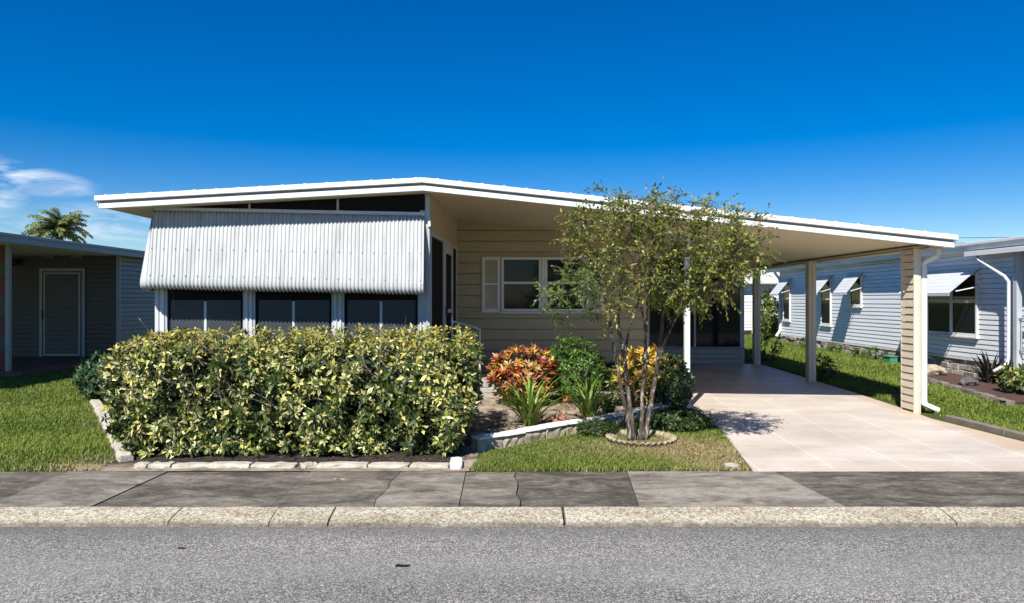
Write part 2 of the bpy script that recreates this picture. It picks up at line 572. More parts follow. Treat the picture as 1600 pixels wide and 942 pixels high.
def siding(mb, p0, p1, z0, z1, pitch, out, depth=0.014, clip=None, gap=0.019):
    """lap siding from p0 to p1 (x, y), courses of the given pitch, lower edges standing out along 'out'.
    clip(z) gives the fraction along p0->p1 where the course ends."""
    (ax, ay), (bx, by) = p0, p1
    ox, oy = out
    z = z0
    while z < z1 - 1e-4:
        zz = min(z + pitch, z1)
        f0, f1 = (1.0, 1.0) if clip is None else (clip(z), clip(zz))
        if f0 <= 0.02:
            break
        f1 = max(f1, 0.0)
        e0 = (ax + (bx - ax) * f0, ay + (by - ay) * f0)
        e1 = (ax + (bx - ax) * f1, ay + (by - ay) * f1)
        d = depth + 0.004
        g = min(gap, (zz - z) * 0.3)
        ln = lambda q, f, zq: (q[0] + ox * d * f, q[1] + oy * d * f, zq)
        A0, E0, E1 = (ax, ay), e0, e1
        r = -0.03 / d
        mb.add([ln(A0, 1, z + g), ln(E0, 1, z + g), ln(E1, 0.55, zz), ln(A0, 0.55, zz),
                ln(A0, r, z + g * 1.2), ln(E0, r, z + g * 1.2), ln(A0, r, z), ln(E0, r, z), ln(A0, 0.55, z), ln(E0, 0.55, z)],
               [(0, 1, 2, 3), (4, 5, 1, 0), (6, 7, 5, 4), (8, 9, 7, 6)])
        z = zz
    # back sheet gives the wall body
    return mb


# ================================================================== SETTING
def build_ground():
    mb = MB()
    ys = [(-500, -0.14), (5.30, -0.14), (6.80, -0.14), (6.86, -0.012), (6.9, -0.010)] + [(y, gz(y) - 0.01) for y in (9, 12, 15, 18, 22, 26, 29.9, 36)] + [(700, gz(36) - 0.01)]
    xs = [-600, -60, -20, -8, 0, 8, 20, 60, 600]
    vs = [(x, y, z) for y, z in ys for x in xs]
    n = len(xs)
    fs = [(j * n + i, j * n + i + 1, (j + 1) * n + i + 1, (j + 1) * n + i) for j in range(len(ys) - 1) for i in range(n - 1)]
    mb.add(vs, fs)
    struct(mb.build('ground', M['turf']))
    # road
    mb = MB()
    mb.add([(-150, -4, -0.078), (150, -4, -0.078), (150, 5.47, -0.078), (-150, 5.47, -0.078)], [(0, 1, 2, 3)])
    struct(mb.build('road', M['asphalt']))
    # kerb, cast in lengths with open joints
    joints = [-40, -22, -14, -8.2, -6.3, (278 - 800) / 1110 * 5.6, (431 - 800) / 1110 * 5.6, (520 - 800) / 1110 * 5.6, (880 - 800) / 1110 * 5.6, (1475 - 800) / 1110 * 5.6, 5.6, 8, 14, 24, 40]
    mb = MB()
    prof = [(5.43, -0.10), (5.435, -0.055), (5.46, -0.038), (5.53, -0.024), (5.62, -0.008), (5.69, 0.0), (5.706, -0.006), (5.706, -0.10)]
    for a, b in zip(joints[:-1], joints[1:]):
        g = 0.0035 if abs(b - 0.4) > 0.05 and abs(a - 0.4) > 0.05 else 0.011
        sk0, sk1 = rnd.uniform(-0.03, 0.03), rnd.uniform(-0.03, 0.03)
        nseg = max(2, int((b - a) / 0.12))
        rows = []
        for i in range(nseg + 1):
            x = a + g + (b - a - 2 * g) * i / nseg
            rows.append([(x, y + rnd.uniform(-0.006, 0.006) * (0.3 if j else 1), z + rnd.uniform(-0.003, 0.003)) for j, (y, z) in enumerate(prof)])
        vs = [p for r in rows for p in r]
        m = len(prof)
        fs = [(i * m + j, (i + 1) * m + j, (i + 1) * m + j + 1, i * m + j + 1) for i in range(nseg) for j in range(m - 1)]
        fs += [tuple(range(m)), tuple(reversed([nseg * m + j for j in range(m)]))]
        mb.add(vs, fs)
    o = mb.build('kerb', M['kerb'], smooth=False)
    struct(o)
    # pavement slabs with joints
    cuts_top = [-40, -14, (105 - 800), (262 - 800), (485 - 800), (625 - 800), (728 - 800), (805 - 800), (980 - 800), (1212 - 800)]
    tops, bots = [-60, -22, -14, -9.5], [-60, -22, -14, -9.3]
    for xt, xb in ((105, -20), (262, 145), (485, 425), (625, 582), (728, 717), (805, 812), (980, 998), (1210, 1320)):
        tops.append((xt - 800) / 1110 * 6.87)
        bots.append((xb - 800) / 1110 * 5.72)
    tops += [6.5, 9, 14, 22, 60]
    bots += [6.6, 9, 14, 22, 60]
    tones = [0.3, 0.3, 0.35, 0.27, 0.46, 0.28, 0.33, 0.48, 0.36, 0.22, 0.56, 0.24, 0.3, 0.35, 0.3, 0.3]
    verts, faces, tv = [], [], []
    for i in range(len(tops) - 1):
        g = 0.0075 if i in (4, 5, 9) else 0.0035
        a0, a1, b0, b1 = bots[i] + g, bots[i + 1] - g, tops[i] + g, tops[i + 1] - g
        ny, nx = 6, max(4, int((a1 - a0) / 0.2)) if (a1 - a0) < 6 else 6
        base = len(verts)
        dz = rnd.uniform(-0.004, 0.004)
        for j in range(ny + 1):
            f = j / ny
            y = 5.712 + (6.875 - 5.712) * f
            for k in range(nx + 1):
                q = k / nx
                wob = (0.016 * math.sin(f * 13 + i * 2.1) if i in (7, 9) and k == 0 else 0) + (0.016 * math.sin(f * 13 + (i + 1) * 2.1) if i in (6, 8) and k == nx else 0)
                verts.append((a0 + (b0 - a0) * f + q * ((a1 - a0) + ((b1 - b0) - (a1 - a0)) * f) + wob, y, dz - (0.004 if j in (0, ny) or k in (0, nx) else 0)))
                tv.append(tones[i % len(tones)])
        for j in range(ny):
            for k in range(nx):
                p = base + j * (nx + 1) + k
                faces.append((p, p + 1, p + nx + 2, p + nx + 1))
        # edges down
        rim = [base + k for k in range(nx + 1)] + [base + j * (nx + 1) + nx for j in range(1, ny + 1)] + [base + ny * (nx + 1) + k for k in range(nx - 1, -1, -1)] + [base + j * (nx + 1) for j in range(ny - 1, 0, -1)]
        low = len(verts)
        for r in rim:
            x, y, z = verts[r]
            verts.append((x, y, -0.1))
            tv.append(tones[i % len(tones)])
        for q in range(len(rim)):
            faces.append((rim[q], low + q, low + (q + 1) % len(rim), rim[(q + 1) % len(rim)]))
    me = bpy.data.meshes.new('sidewalk')
    me.from_pydata(verts, [], faces)
    at = me.attributes.new('tone', 'FLOAT', 'POINT')
    at.data.foreach_set('value', np.array(tv, np.float32))
    me.materials.append(M['pave'])
    struct(link(bpy.data.objects.new('sidewalk', me)))
    # driveway: one sloped sheet in strips
    mb = MB()
    rows = [(6.872, 2.33, 6.12), (8.0, 2.49, 5.90), (9.6, 2.66, 5.68), (10.4, 2.62, 5.74), (12.0, 2.46, 5.80), (16.6, 2.42, 5.80)]
    vs = []
    for y, a, b in rows:
        vs += [(a, y, gz(y) + 0.010), (b, y, gz(y) + 0.010)]
    for y, a, b in rows:
        vs += [(a, y, gz(y) - 0.05), (b, y, gz(y) - 0.05)]
    n = len(rows)
    fs = [(2 * i, 2 * i + 1, 2 * i + 3, 2 * i + 2) for i in range(n - 1)]
    fs += [(2 * i, 2 * i + 2, 2 * n + 2 * i + 2, 2 * n + 2 * i) for i in range(n - 1)]
    fs += [(2 * i + 1, 2 * n + 2 * i + 1, 2 * n + 2 * i + 3, 2 * i + 3) for i in range(n - 1)]
    fs += [(0, 2 * n, 2 * n + 1, 1)]
    mb.add(vs, fs)
    struct(mb.build('driveway', M['drive']))
    # planting bed soil (between hedge edging, low wall and the house)
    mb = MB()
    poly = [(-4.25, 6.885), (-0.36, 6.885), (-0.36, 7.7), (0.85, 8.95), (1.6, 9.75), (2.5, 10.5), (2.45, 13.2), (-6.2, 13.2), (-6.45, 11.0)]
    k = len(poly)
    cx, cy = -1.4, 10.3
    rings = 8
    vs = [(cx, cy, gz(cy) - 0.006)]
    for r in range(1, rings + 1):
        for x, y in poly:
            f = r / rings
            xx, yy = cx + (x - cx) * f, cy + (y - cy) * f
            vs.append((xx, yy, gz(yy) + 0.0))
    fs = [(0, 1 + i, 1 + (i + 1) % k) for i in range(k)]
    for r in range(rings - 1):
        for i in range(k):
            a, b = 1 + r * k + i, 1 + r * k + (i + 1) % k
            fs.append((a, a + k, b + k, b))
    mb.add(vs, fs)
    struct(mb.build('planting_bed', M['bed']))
    # concrete walkway across the bed to the side steps
    mb = MB()
    mb.hexa([(-1.0, 11.5, 0.05), (2.44, 11.5, 0.05), (2.44, 12.55, 0.07), (-1.0, 12.55, 0.07)],
            [(-1.0, 11.5, gz(11.5) + 0.025), (2.44, 11.5, gz(11.5) + 0.025), (2.44, 12.55, gz(12.55) + 0.012), (-1.0, 12.55, gz(12.55) + 0.012)])
    struct(mb.build('walkway', M['concrete']))
    # neighbour's mulched bed
    mb = MB()
    mb.add([(7.55, 11.0, gz(11) + 0.004), (9.2, 11.0, gz(11) + 0.004), (9.2, 15.0, gz(15) + 0.004), (8.05, 15.0, gz(15) + 0.004), (7.75, 13.4, gz(13.4) + 0.004)], [(0, 1, 2, 3, 4)])
    struct(mb.build('mulch_bed', M['redmulch']))


build_ground()


def grass(name, label, n, sampler, hlo, hhi, dry, w=0.006, seed=1):
    r = np.random.default_rng(seed)
    P = sampler(r, n)
    n = len(P)
    z = gzn(P[:, 1]) - 0.008
    base = np.column_stack([P, z])
    d = dry(base)
    isdry = r.uniform(size=n) < d
    patch = smooth_noise(base, seed + 3, 2.2)
    h = r.uniform(hlo, hhi, n) * (1 + 0.25 * patch) * np.where(isdry, 0.75, 1.0)
    a = r.uniform(0, 2 * np.pi, n)
    s = np.column_stack([np.cos(a), np.sin(a), np.zeros(n)]) * (w * r.uniform(0.7, 1.3, n))[:, None]
    lean = np.column_stack([np.cos(a + 1.3 + r.normal(0, 0.6, n)), np.sin(a + 1.3 + r.normal(0, 0.6, n)), np.zeros(n)])
    k = r.uniform(0.25, 1.0, n)[:, None] * np.where(isdry, 1.5, 1.0)[:, None]
    mid = base + lean * (h[:, None] * 0.35 * k) + np.array([0, 0, 1]) * (h[:, None] * 0.6)
    tip = base + lean * (h[:, None] * 1.0 * k) + np.array([0, 0, 1]) * (h[:, None] * (1.0 - 0.25 * k))
    V = np.stack([base - s / 2, base + s / 2, mid + s * 0.4, mid - s * 0.4, tip], axis=1).reshape(-1, 3)
    i = (np.arange(n) * 5)[:, None]
    Fq = (i[:, :, None] + np.array([[0, 1, 2], [0, 2, 3], [3, 2, 4]])[None]).reshape(-1, 3)
    g1, g2 = np.array([0.095, 0.150, 0.018]), np.array([0.21, 0.265, 0.042])
    t = np.clip(0.5 + 0.4 * patch + r.normal(0, 0.25, n), 0, 1)[:, None]
    c = g1 * (1 - t) + g2 * t
    dc = np.array([0.42, 0.34, 0.17]) * r.uniform(0.6, 1.15, (n, 1))
    c = np.where(isdry[:, None], dc, c)
    C = np.repeat(c, 5, axis=0)
    o = fast_mesh(name, V, Fq, M['blade'], None, C)
    return tag(o, label, 'grass', None, 'stuff')


def in_poly(P, poly):
    x, y = P[:, 0], P[:, 1]
    inside = np.zeros(len(P), bool)
    j = len(poly) - 1
    for i in range(len(poly)):
        (xi, yi), (xj, yj) = poly[i], poly[j]
        c = ((yi > y) != (yj > y)) & (x < (xj - xi) * (y - yi) / (yj - yi + 1e-12) + xi)
        inside ^= c
        j = i
    return inside


def poly_sampler(poly, falloff):
    poly = np.array(poly)
    lo, hi = poly.min(0), poly.max(0)

    def f(r, n):
        P = r.uniform(lo, hi, (n, 2))
        P = P[in_poly(P, poly)]
        keep = r.uniform(size=len(P)) < np.clip((falloff / np.maximum(P[:, 1], 1)) ** 1.6, 0.05, 1)
        return P[keep]
    return f


def strip_dry(B):
    x, y = B[:, 0], B[:, 1]
    d = 0.30 + 0.28 * smooth_noise(B, 21, 2.6)
    d += 0.65 * np.exp(-((x - 1.7) ** 2 / 0.7 + (y - 8.0) ** 2 / 0.6))
    d += 0.7 * np.clip((x - 1.35) / 0.9, 0, 1) * np.clip((8.3 - y) / 0.8, 0, 1)
    return np.clip(d, 0.05, 0.97)


def left_dry(B):
    x, y = B[:, 0], B[:, 1]
    return np.clip(0.08 + 0.12 * smooth_noise(B, 5, 1.5) + 0.9 * np.exp(-((x + 4.1) ** 2 / 0.30 + (y - 7.0) ** 2 / 0.16)), 0.02, 0.95)


grass('lawn_grass', 'sunny green lawn left of the hedge, running back to the shaded house', 420000,
      poly_sampler([(-13, 6.88), (-4.02, 6.88), (-4.05, 7.25), (-5.1, 8.9), (-6.5, 11.0), (-6.6, 15), (-7.0, 20), (-9.4, 20), (-9.7, 14.3), (-13, 14.0)], 8.5), 0.035, 0.075, left_dry, 0.008, 31)
grass('lawn_grass', 'patchy half dry grass strip between the low stone wall and the sidewalk', 115000,
      poly_sampler([(-0.42, 6.88), (2.30, 6.88), (2.52, 8.3), (2.64, 9.4), (2.55, 10.2), (1.75, 9.6), (0.95, 8.75), (-0.30, 7.55)], 30), 0.03, 0.075, strip_dry, 0.006, 32)
grass('lawn_grass', 'sunlit lawn between the carport posts and the white clapboard house', 340000,
      poly_sampler([(6.2, 6.9), (11.5, 6.9), (11.5, 10.0), (7.55, 10.6), (7.9, 13.4), (8.1, 15.0), (9.1, 15.2), (9.1, 24.6), (12, 27), (4, 27), (5.9, 17), (5.95, 10)], 11), 0.04, 0.085, lambda B: np.clip(0.04 + 0.06 * smooth_noise(B, 9, 1.2), 0.01, 0.5), 0.010, 33)

# ================================================================== MAIN HOUSE
YW, YB, YR = 10.10, 13.20, 9.71
home = thing('mobile_home', 'beige single storey home with white gable roof, corrugated awning and carport', 'house', (0.2, 13.0, gz(13)))


def build_home():
    # roof slab
    mb = MB()
    section(mb, YR + 0.045, 24.0, 0.012, 0.135, [-5.67, -1.22, 6.06])
    mb.cur = 1
    section(mb, YR + 0.075, 23.9, 0.138, 0.160, [-5.63, -1.22, 6.03])
    roof = mb.build('roof', [M['roofing'], M['ceiling']], home)
    # standing ribs of the metal roof seen end on along the top of the edge
    mb = MB()
    x = -5.6
    while x < 6.1:
        mb.box((x - 0.018, YR + 0.07, zt(x) - 0.02), (x + 0.018, 23.9, zt(x) + 0.022))
        x += 0.305
    mb.build('rib', M['roofing'], roof)
    mb = MB()
    section(mb, YR - 0.02, YR + 0.05, 0.0, 0.072)
    mb.build('drip_edge', M['white'], roof, bevel=0.006)
    mb = MB()
    section(mb, YR + 0.040, YR + 0.062, 0.073, 0.103, [-5.65, -1.22, 6.05])
    mb.build('shadow_board', M['palefascia'], roof)  # coloured grey to deepen the shadow line between the white bands
    mb = MB()
    section(mb, YR + 0.012, YR + 0.052, 0.104, 0.178, [-5.66, -1.22, 6.06])
    mb.build('fascia', M['white'], roof, bevel=0.006)
    # eave boards down both sides
    for xx, nm in ((-5.705, -1), (6.095, 1)):
        mb = MB()
        z = zt(xx)
        x0, x1 = (xx, xx + 0.045) if nm < 0 else (xx - 0.045, xx)
        mb.box((x0, YR + 0.053, z - 0.13), (x1, 23.95, z + 0.0))
        mb.build('eave_board', M['white'], roof, bevel=0.005)

    # --- porch front wall
    z0 = gz(YW)
    mb = MB()
    siding(mb, (-5.07, YW), (-1.18, YW), z0, 0.95, 0.11, (0, -1))
    mb.box((-5.07, YW + 0.036, z0), (-1.18, YW + 0.07, 0.95))
    mb.build('porch_wall', M['tan'], home)
    # mullion posts
    for a, b in ((-5.07, -4.935), (-3.79, -3.685), (-2.53, -2.42), (-1.305, -1.235)):
        mb = MB()
        c = (a + b) / 2
        mb.box((a, YW - 0.02, 0.95), (c - 0.012, YW + 0.06, 2.92))
        mb.box((c + 0.012, YW - 0.02, 0.95), (b, YW + 0.06, 2.92))
        mb.box((c - 0.012, YW - 0.005, 0.95), (c + 0.012, YW + 0.05, 2.92))
        mb.build('mullion', M['alu'], home, bevel=0.004)
    # corner post
    mb = MB()
    mb.box((-1.233, YW - 0.03, z0), (-1.165, YW + 0.07, zt(-1.2) - 0.165))
    mb.build('corner_post', M['greytrim'], home, bevel=0.006)
    # header rail under the gable
    mb = MB()
    hz = lambda x: 2.965 - (x + 5.07) * 0.0195
    mb.hexa([(-5.07, YW - 0.04, hz(-5.07) - 0.05), (-1.235, YW - 0.04, hz(-1.235) - 0.05), (-1.235, YW + 0.06, hz(-1.235) - 0.05), (-5.07, YW + 0.06, hz(-5.07) - 0.05)],
            [(-5.07, YW - 0.04, hz(-5.07)), (-1.235, YW - 0.04, hz(-1.235)), (-1.235, YW + 0.06, hz(-1.235)), (-5.07, YW + 0.06, hz(-5.07))])
    mb.build('header_rail', M['alu'], home, bevel=0.004)
    # black gable screens and their slim dividers
    cuts = [-4.95, -3.73, -2.475, -1.236]
    for a, b in zip(cuts[:-1], cuts[1:]):
        mb = MB()
        a2, b2 = a + 0.016, b - 0.016
        top = lambda x: max(zt(x) - 0.165, hz(x) + 0.004)
        mb.hexa([(a2, YW, hz(a2) + 0.001), (b2, YW, hz(b2) + 0.001), (b2, YW + 0.02, hz(b2) + 0.001), (a2, YW + 0.02, hz(a2) + 0.001)],
                [(a2, YW, top(a2)), (b2, YW, top(b2)), (b2, YW + 0.02, top(b2)), (a2, YW + 0.02, top(a2))])
        mb.build('gable_screen', M['screen'], home)
    for c in cuts[1:-1]:
        mb = MB()
        mb.box((c - 0.015, YW - 0.012, hz(c) + 0.001), (c + 0.015, YW + 0.03, zt(c) - 0.165))
        mb.build('gable_divider', M['greytrim'], home)
    # three windows: black screen above, smoked vinyl panels below
    for a, b in ((-4.935, -3.79), (-3.685, -2.53), (-2.42, -1.305)):
        mb = MB()
        for p, q, r, s in ((a, a + 0.035, 0.955, 2.85), (b - 0.035, b, 0.955, 2.85), (a + 0.035, b - 0.035, 0.955, 0.99), (a + 0.035, b - 0.035, 2.81, 2.85)):
            mb.box((p, YW - 0.005, r), (q, YW + 0.045, s))
        w = mb.build('window', M['greytrim'], home, bevel=0.003)
        mb = MB()
        mb.box((a + 0.035, YW + 0.025, 0.99), (b - 0.035, YW + 0.03, 2.81))
        mb.build('screen', M['screen'], w)
        m = (a + b) / 2
        for p, q in ((a + 0.08, m - 0.02), (m + 0.02, b - 0.07)):
            mb = MB()
            mb.box((p, YW + 0.008, 0.992), (q, YW + 0.014, 1.645))
            mb.build('pane', M['vinyl'], w)
        mb = MB()
        mb.box((m - 0.018, YW + 0.003, 0.992), (m + 0.018, YW + 0.02, 1.63))
        mb.build('sash_bar', M['alu'], w)
    # corrugated awning over the windows
    prof = [(0.045, 2.915), (0.10, 2.80), (0.16, 2.66), (0.22, 2.51), (0.28, 2.36), (0.34, 2.21), (0.39, 2.08), (0.425, 1.985), (0.445, 1.92), (0.448, 1.87), (0.430, 1.832), (0.395, 1.808), (0.345, 1.80), (0.29, 1.803)]
    corrugated(prof, -5.09, -1.25, lambda u, o, dz: (u + (0.13 - 0.025 * (u + 5.09)) * min(o / 0.36, 1.0), YW - o, dz - (u + 5.09) * 0.0195), 'awning')
    corrugated(prof, 10.16, 13.6, lambda u, o, dz: (-5.075 - o * 0.40, u, dz - 0.02), 'awning', flip=True)
    # rounded corner piece joining the front and side awnings
    def corner(u, o, dz):
        a = u / 0.385 * math.pi / 2
        fx, fy = -5.09 + 0.13 * min(o / 0.36, 1.0), YW - o
        sx, sy = -5.075 - o * 0.40, 10.16
        return (fx - 0.004 + (sx - fx) * math.sin(a), fy + 0.004 + (sy - fy) * (1 - math.cos(a)), dz - 0.004)
    corrugated(prof, 0.0, 0.385, corner, 'awning', flip=True)
    # awning arms at the open right end
    mb = MB()
    mb.bar((-1.245, YW - 0.03, 2.0), (-1.245, YW - 0.38, 1.86), 0.015)
    mb.build('awning_arm', M['alu'], home)

    # --- left wall of the porch
    mb = MB()
    siding(mb, (-5.07, 24.0), (-5.07, YW + 0.07), gz(16), 2.98, 0.11, (-1, 0))
    mb.box((-5.034, YW + 0.07, 0.1), (-5.0, 24.0, 2.98))
    mb.build('wall', M['tan'], home)

    # --- porch side wall facing the carport: panel above, screen door and screens below
    A, B = Vector((-1.165, YW + 0.07, 0)), Vector((-1.02, YB, 0))
    dr = (B - A).normalized()
    nr = Vector((dr.y, -dr.x, 0))

    def slab(s0, s1, za, zb, off0, off1, zb1=None):
        p = [A + dr * s0 + nr * off0, A + dr * s1 + nr * off0, A + dr * s1 + nr * off1, A + dr * s0 + nr * off1]
        z2 = zb1 if zb1 is not None else zb
        return ([(q.x, q.y, za) for q in p], [(p[0].x, p[0].y, zb), (p[1].x, p[1].y, z2), (p[2].x, p[2].y, z2), (p[3].x, p[3].y, zb)])
    LL = (B - A).length
    mb = MB()
    mb.hexa(*slab(0, LL, 2.62, zt(-1.1) - 0.163, -0.05, 0.0))
    mb.build('side_panel', M['panel'], home)
    mb = MB()
    mb.hexa(*slab(0, LL, 2.575, 2.618, -0.05, 0.012))
    mb.build('side_header', M['alu'], home)
    mb = MB()
    mb.hexa(*slab(0.0, LL, gz(12), 0.6, -0.05, 0.0))
    mb.build('side_sill_wall', M['tan'], home)
    for s0, s1 in ((0.06, 1.33), (2.42, LL - 0.03)):
        mb = MB()
        mb.hexa(*slab(s0, s1, 0.602, 2.573, -0.03, -0.02))
        mb.build('side_screen', M['screen'], home)
    for s in (0.0, 1.335, 2.37, LL - 0.028):
        mb = MB()
        mb.hexa(*slab(s, s + 0.05 if s < 3 else LL, 0.602, 2.573, -0.05, 0.008))
        mb.build('side_post', M['alu'], home)
    dmb = MB()
    for s0, s1, za, zb in ((1.39, 1.47, 0.604, 2.57), (2.29, 2.365, 0.604, 2.57), (1.47, 2.29, 2.42, 2.57), (1.47, 2.29, 0.604, 0.76), (1.47, 2.29, 1.45, 1.51)):
        dmb.hexa(*slab(s0, s1, za, zb, -0.03, 0.014))
    door = dmb.build('screen_door', M['alu'], home)
    mb = MB()
    mb.hexa(*slab(1.47, 2.29, 0.76, 2.42, -0.02, -0.012))
    mb.build('screen', M['screen'], door)
    mb = MB()
    mb.hexa(*slab(1.41, 1.45, 1.42, 1.56, 0.014, 0.05))
    mb.build('handle', M['darkmetal'], door)
    # small white lamp on the corner
    mb = MB()
    mb.box((-1.19, YW - 0.06, 2.68), (-1.15, YW - 0.031, 2.79))
    mb.build('sensor', M['white'], home, bevel=0.006)

    # --- back wall of the recess, tan lap siding
    def clip(z):
        # fraction where the roof underside meets height z
        zb = z + 0.15
        if zb <= zt(2.45):
            return 1.0
        xx = -1.22 + (zb - ROOF[1][1]) / (ROOF[2][1] - ROOF[1][1]) * (ROOF[2][0] - ROOF[1][0])
        return max(0.0, min(1.0, (xx + 1.03) / 3.48))
    mb = MB()
    siding(mb, (-1.03, YB), (2.45, YB), gz(YB), 3.19, 0.202, (0, -1), 0.018, clip, gap=0.014)
    mb.box((-1.03, YB + 0.036, gz(YB)), (2.45, YB + 0.1, 2.78))
    mb.build('wall', M['tan'], home)
    mb = MB()
    mb.box((2.452, YB - 0.03, gz(YB)), (2.53, YB + 0.12, zt(2.53) - 0.163))
    mb.build('corner_trim', M['trim'], home, bevel=0.004)
    mb = MB()
    mb.box((2.42, YB + 0.12, gz(YB)), (2.50, 16.6, zt(2.5) - 0.163))
    mb.build('wall', M['tan'], home)
    # windows there
    zb_, zt_ = 1.45, 2.44
    for a, b in ((-0.20, 0.545), (0.605, 1.345)):
        mb = MB()
        fr = 0.05
        for p, q, r, s in ((a, a + fr, zb_, zt_), (b - fr, b, zb_, zt_), (a + fr, b - fr, zb_, zb_ + fr), (a + fr, b - fr, zt_ - fr, zt_), (a + fr, b - fr, 1.94, 1.985)):
            mb.box((p, YB - 0.06, r), (q, YB - 0.012, s))
        w = mb.build('window', M['white'], home, bevel=0.004)
        for r, s, dy in ((zb_ + fr, 1.94, -0.026), (1.985, zt_ - fr, -0.034)):
            mb = MB()
            mb.box((a + fr, YB + dy - 0.004, r), (b - fr, YB + dy + 0.004, s))
            mb.build('pane', M['glass'], w)
        mb = MB()
        mb.box((a - 0.02, YB - 0.085, zb_ - 0.035), (b + 0.02, YB - 0.012, zb_ - 0.002))
        mb.build('sill', M['white'], w, bevel=0.004)
    mb = MB()
    mb.box((0.547, YB - 0.07, zb_), (0.603, YB - 0.012, zt_))
    mb.build('window_mullion', M['white'], home, bevel=0.004)
    for a, b in ((-0.56, -0.215), (1.36, 1.70)):
        mb = MB()
        for p, q, r, s in ((a, a + 0.06, 1.43, 2.45), (b - 0.06, b, 1.43, 2.45), (a + 0.06, b - 0.06, 1.43, 1.50), (a + 0.06, b - 0.06, 2.385, 2.45), (a + 0.06, b - 0.06, 1.92, 1.965)):
            mb.box((p, YB - 0.05, r), (q, YB - 0.016, s))
        sh = mb.build('shutter', M['white'], home, bevel=0.004)
        mb = MB()
        z = 1.50
        while z < 2.38:
            if not 1.90 < z < 1.965:
                mb.hexa([(a + 0.06, YB - 0.042, z), (b - 0.06, YB - 0.042, z), (b - 0.06, YB - 0.02, z + 0.004), (a + 0.06, YB - 0.02, z + 0.004)],
                        [(a + 0.06, YB - 0.04, z + 0.006), (b - 0.06, YB - 0.04, z + 0.006), (b - 0.06, YB - 0.02, z + 0.032), (a + 0.06, YB - 0.02, z + 0.032)])
            z += 0.034
        mb.build('louvre', M['trim'], sh)

    # --- screened room at the end of the carport
    yk = 16.62
    mb = MB()
    siding(mb, (2.5, yk), (5.40, yk), gz(yk), 0.53, 0.12, (0, -1), 0.02)
    mb.box((2.5, yk + 0.036, gz(yk)), (5.40, yk + 0.08, 0.53))
    mb.build('knee_wall', M['shadedsiding'], home)
    mb = MB()
    mb.box((2.5, yk - 0.03, 0.532), (5.44, yk + 0.09, 0.57))
    mb.build('knee_cap', M['shadedsiding'], home, bevel=0.005)
    xs = [2.52, 3.2, 4.28, 5.36]
    for a, b in zip(xs[:-1], xs[1:]):
        mb = MB()
        mb.box((a + 0.022, yk + 0.03, 0.572), (b - 0.022, yk + 0.036, zt(b) - 0.165))
        mb.build('room_glass', M['glass'], home)
    for x in xs:
        mb = MB()
        mb.box((x - 0.022, yk, 0.571), (x + 0.022, yk + 0.07, zt(x + 0.02) - 0.163))
        mb.build('room_mullion', M['greytrim'], home)
    mb = MB()
    mb.box((5.385, yk + 0.072, gz(yk)), (5.46, 20.0, 2.45))
    mb.build('room_side', M['greytrim'], home)

    # --- carport posts, beam, downspout
    def wall_post(x, y):
        mb = MB()
        mb.box((x + 0.05, y, gz(y) - 0.02), (x + 0.10, y + 0.33, 2.38))
        p = mb.build('post', M['postbeige'], home, bevel=0.004)
        mb = MB()
        siding(mb, (x + 0.016, y + 0.315), (x + 0.016, y + 0.015), gz(y) + 0.03, 2.37, 0.105, (-1, 0), 0.02, gap=0.013)
        mb.build('post_cladding', M['postbeige'], p)
        mb = MB()
        mb.box((x - 0.006, y - 0.004, gz(y) - 0.02), (x + 0.058, y + 0.013, 2.379))
        mb.box((x - 0.006, y + 0.317, gz(y) - 0.02), (x + 0.013, y + 0.334, 2.379))
        mb.build('post_corner', M['trim'], p)
    wall_post(5.70, 10.07)
    for y in (13.40, 16.40):
        mb = MB()
        mb.box((5.60, y, gz(y) - 0.02), (5.66, y + 0.16, 2.38))
        mb.box((5.66, y - 0.012, gz(y) - 0.02), (5.735, y + 0.172, 2.38))
        mb.build('post', M['postbeige'], home, bevel=0.005)
    mb = MB()
    mb.box((5.62, YR + 0.12, 2.382), (5.78, 23.5, zt(5.78) - 0.163))
    mb.build('beam', M['brownbeam'], home, bevel=0.004)
    mb = MB()
    yp = 10.42
    mb.box((2.535, yp, gz(yp) - 0.02), (2.615, yp + 0.08, zt(2.62) - 0.162))
    wp = mb.build('post', M['white'], home, bevel=0.008)
    wp['label'] = 'slim white square post behind the tree'
    mb = MB()
    mb.box((2.50, yp - 0.035, gz(yp) - 0.02), (2.65, yp + 0.115, gz(yp) + 0.03))
    mb.build('post_foot', M['white'], wp)
    mb = MB()
    px, py = 5.865, 10.13
    mb.tube([(6.02, 10.02, 2.375), (6.02, 10.02, 2.31), (6.0, 10.03, 2.27), (5.91, 10.09, 2.21), (px, py, 2.17), (px, py, 2.10)], 0.042, 10)
    mb.box((px - 0.04, py - 0.035, gz(py) + 0.16), (px + 0.04, py + 0.035, 2.10))
    mb.hexa([(px - 0.042, py - 0.04, gz(py) + 0.12), (px + 0.03, py - 0.04, gz(py) + 0.07), (px + 0.03, py + 0.035, gz(py) + 0.07), (px - 0.042, py + 0.035, gz(py) + 0.12)],
            [(px - 0.042, py - 0.04, gz(py) + 0.16), (px + 0.042, py - 0.04, gz(py) + 0.16), (px + 0.042, py + 0.035, gz(py) + 0.16), (px - 0.042, py + 0.035, gz(py) + 0.16)])
    mb.hexa([(px - 0.042, py - 0.042, gz(py) + 0.118), (px + 0.17, py - 0.10, gz(py) + 0.012), (px + 0.17, py - 0.02, gz(py) + 0.012), (px - 0.042, py + 0.034, gz(py) + 0.118)],
            [(px + 0.032, py - 0.042, gz(py) + 0.15), (px + 0.19, py - 0.10, gz(py) + 0.075), (px + 0.19, py - 0.02, gz(py) + 0.075), (px + 0.032, py + 0.034, gz(py) + 0.15)])
    mb.build('downspout', M['white'], home, bevel=0.006)
    mb = MB()
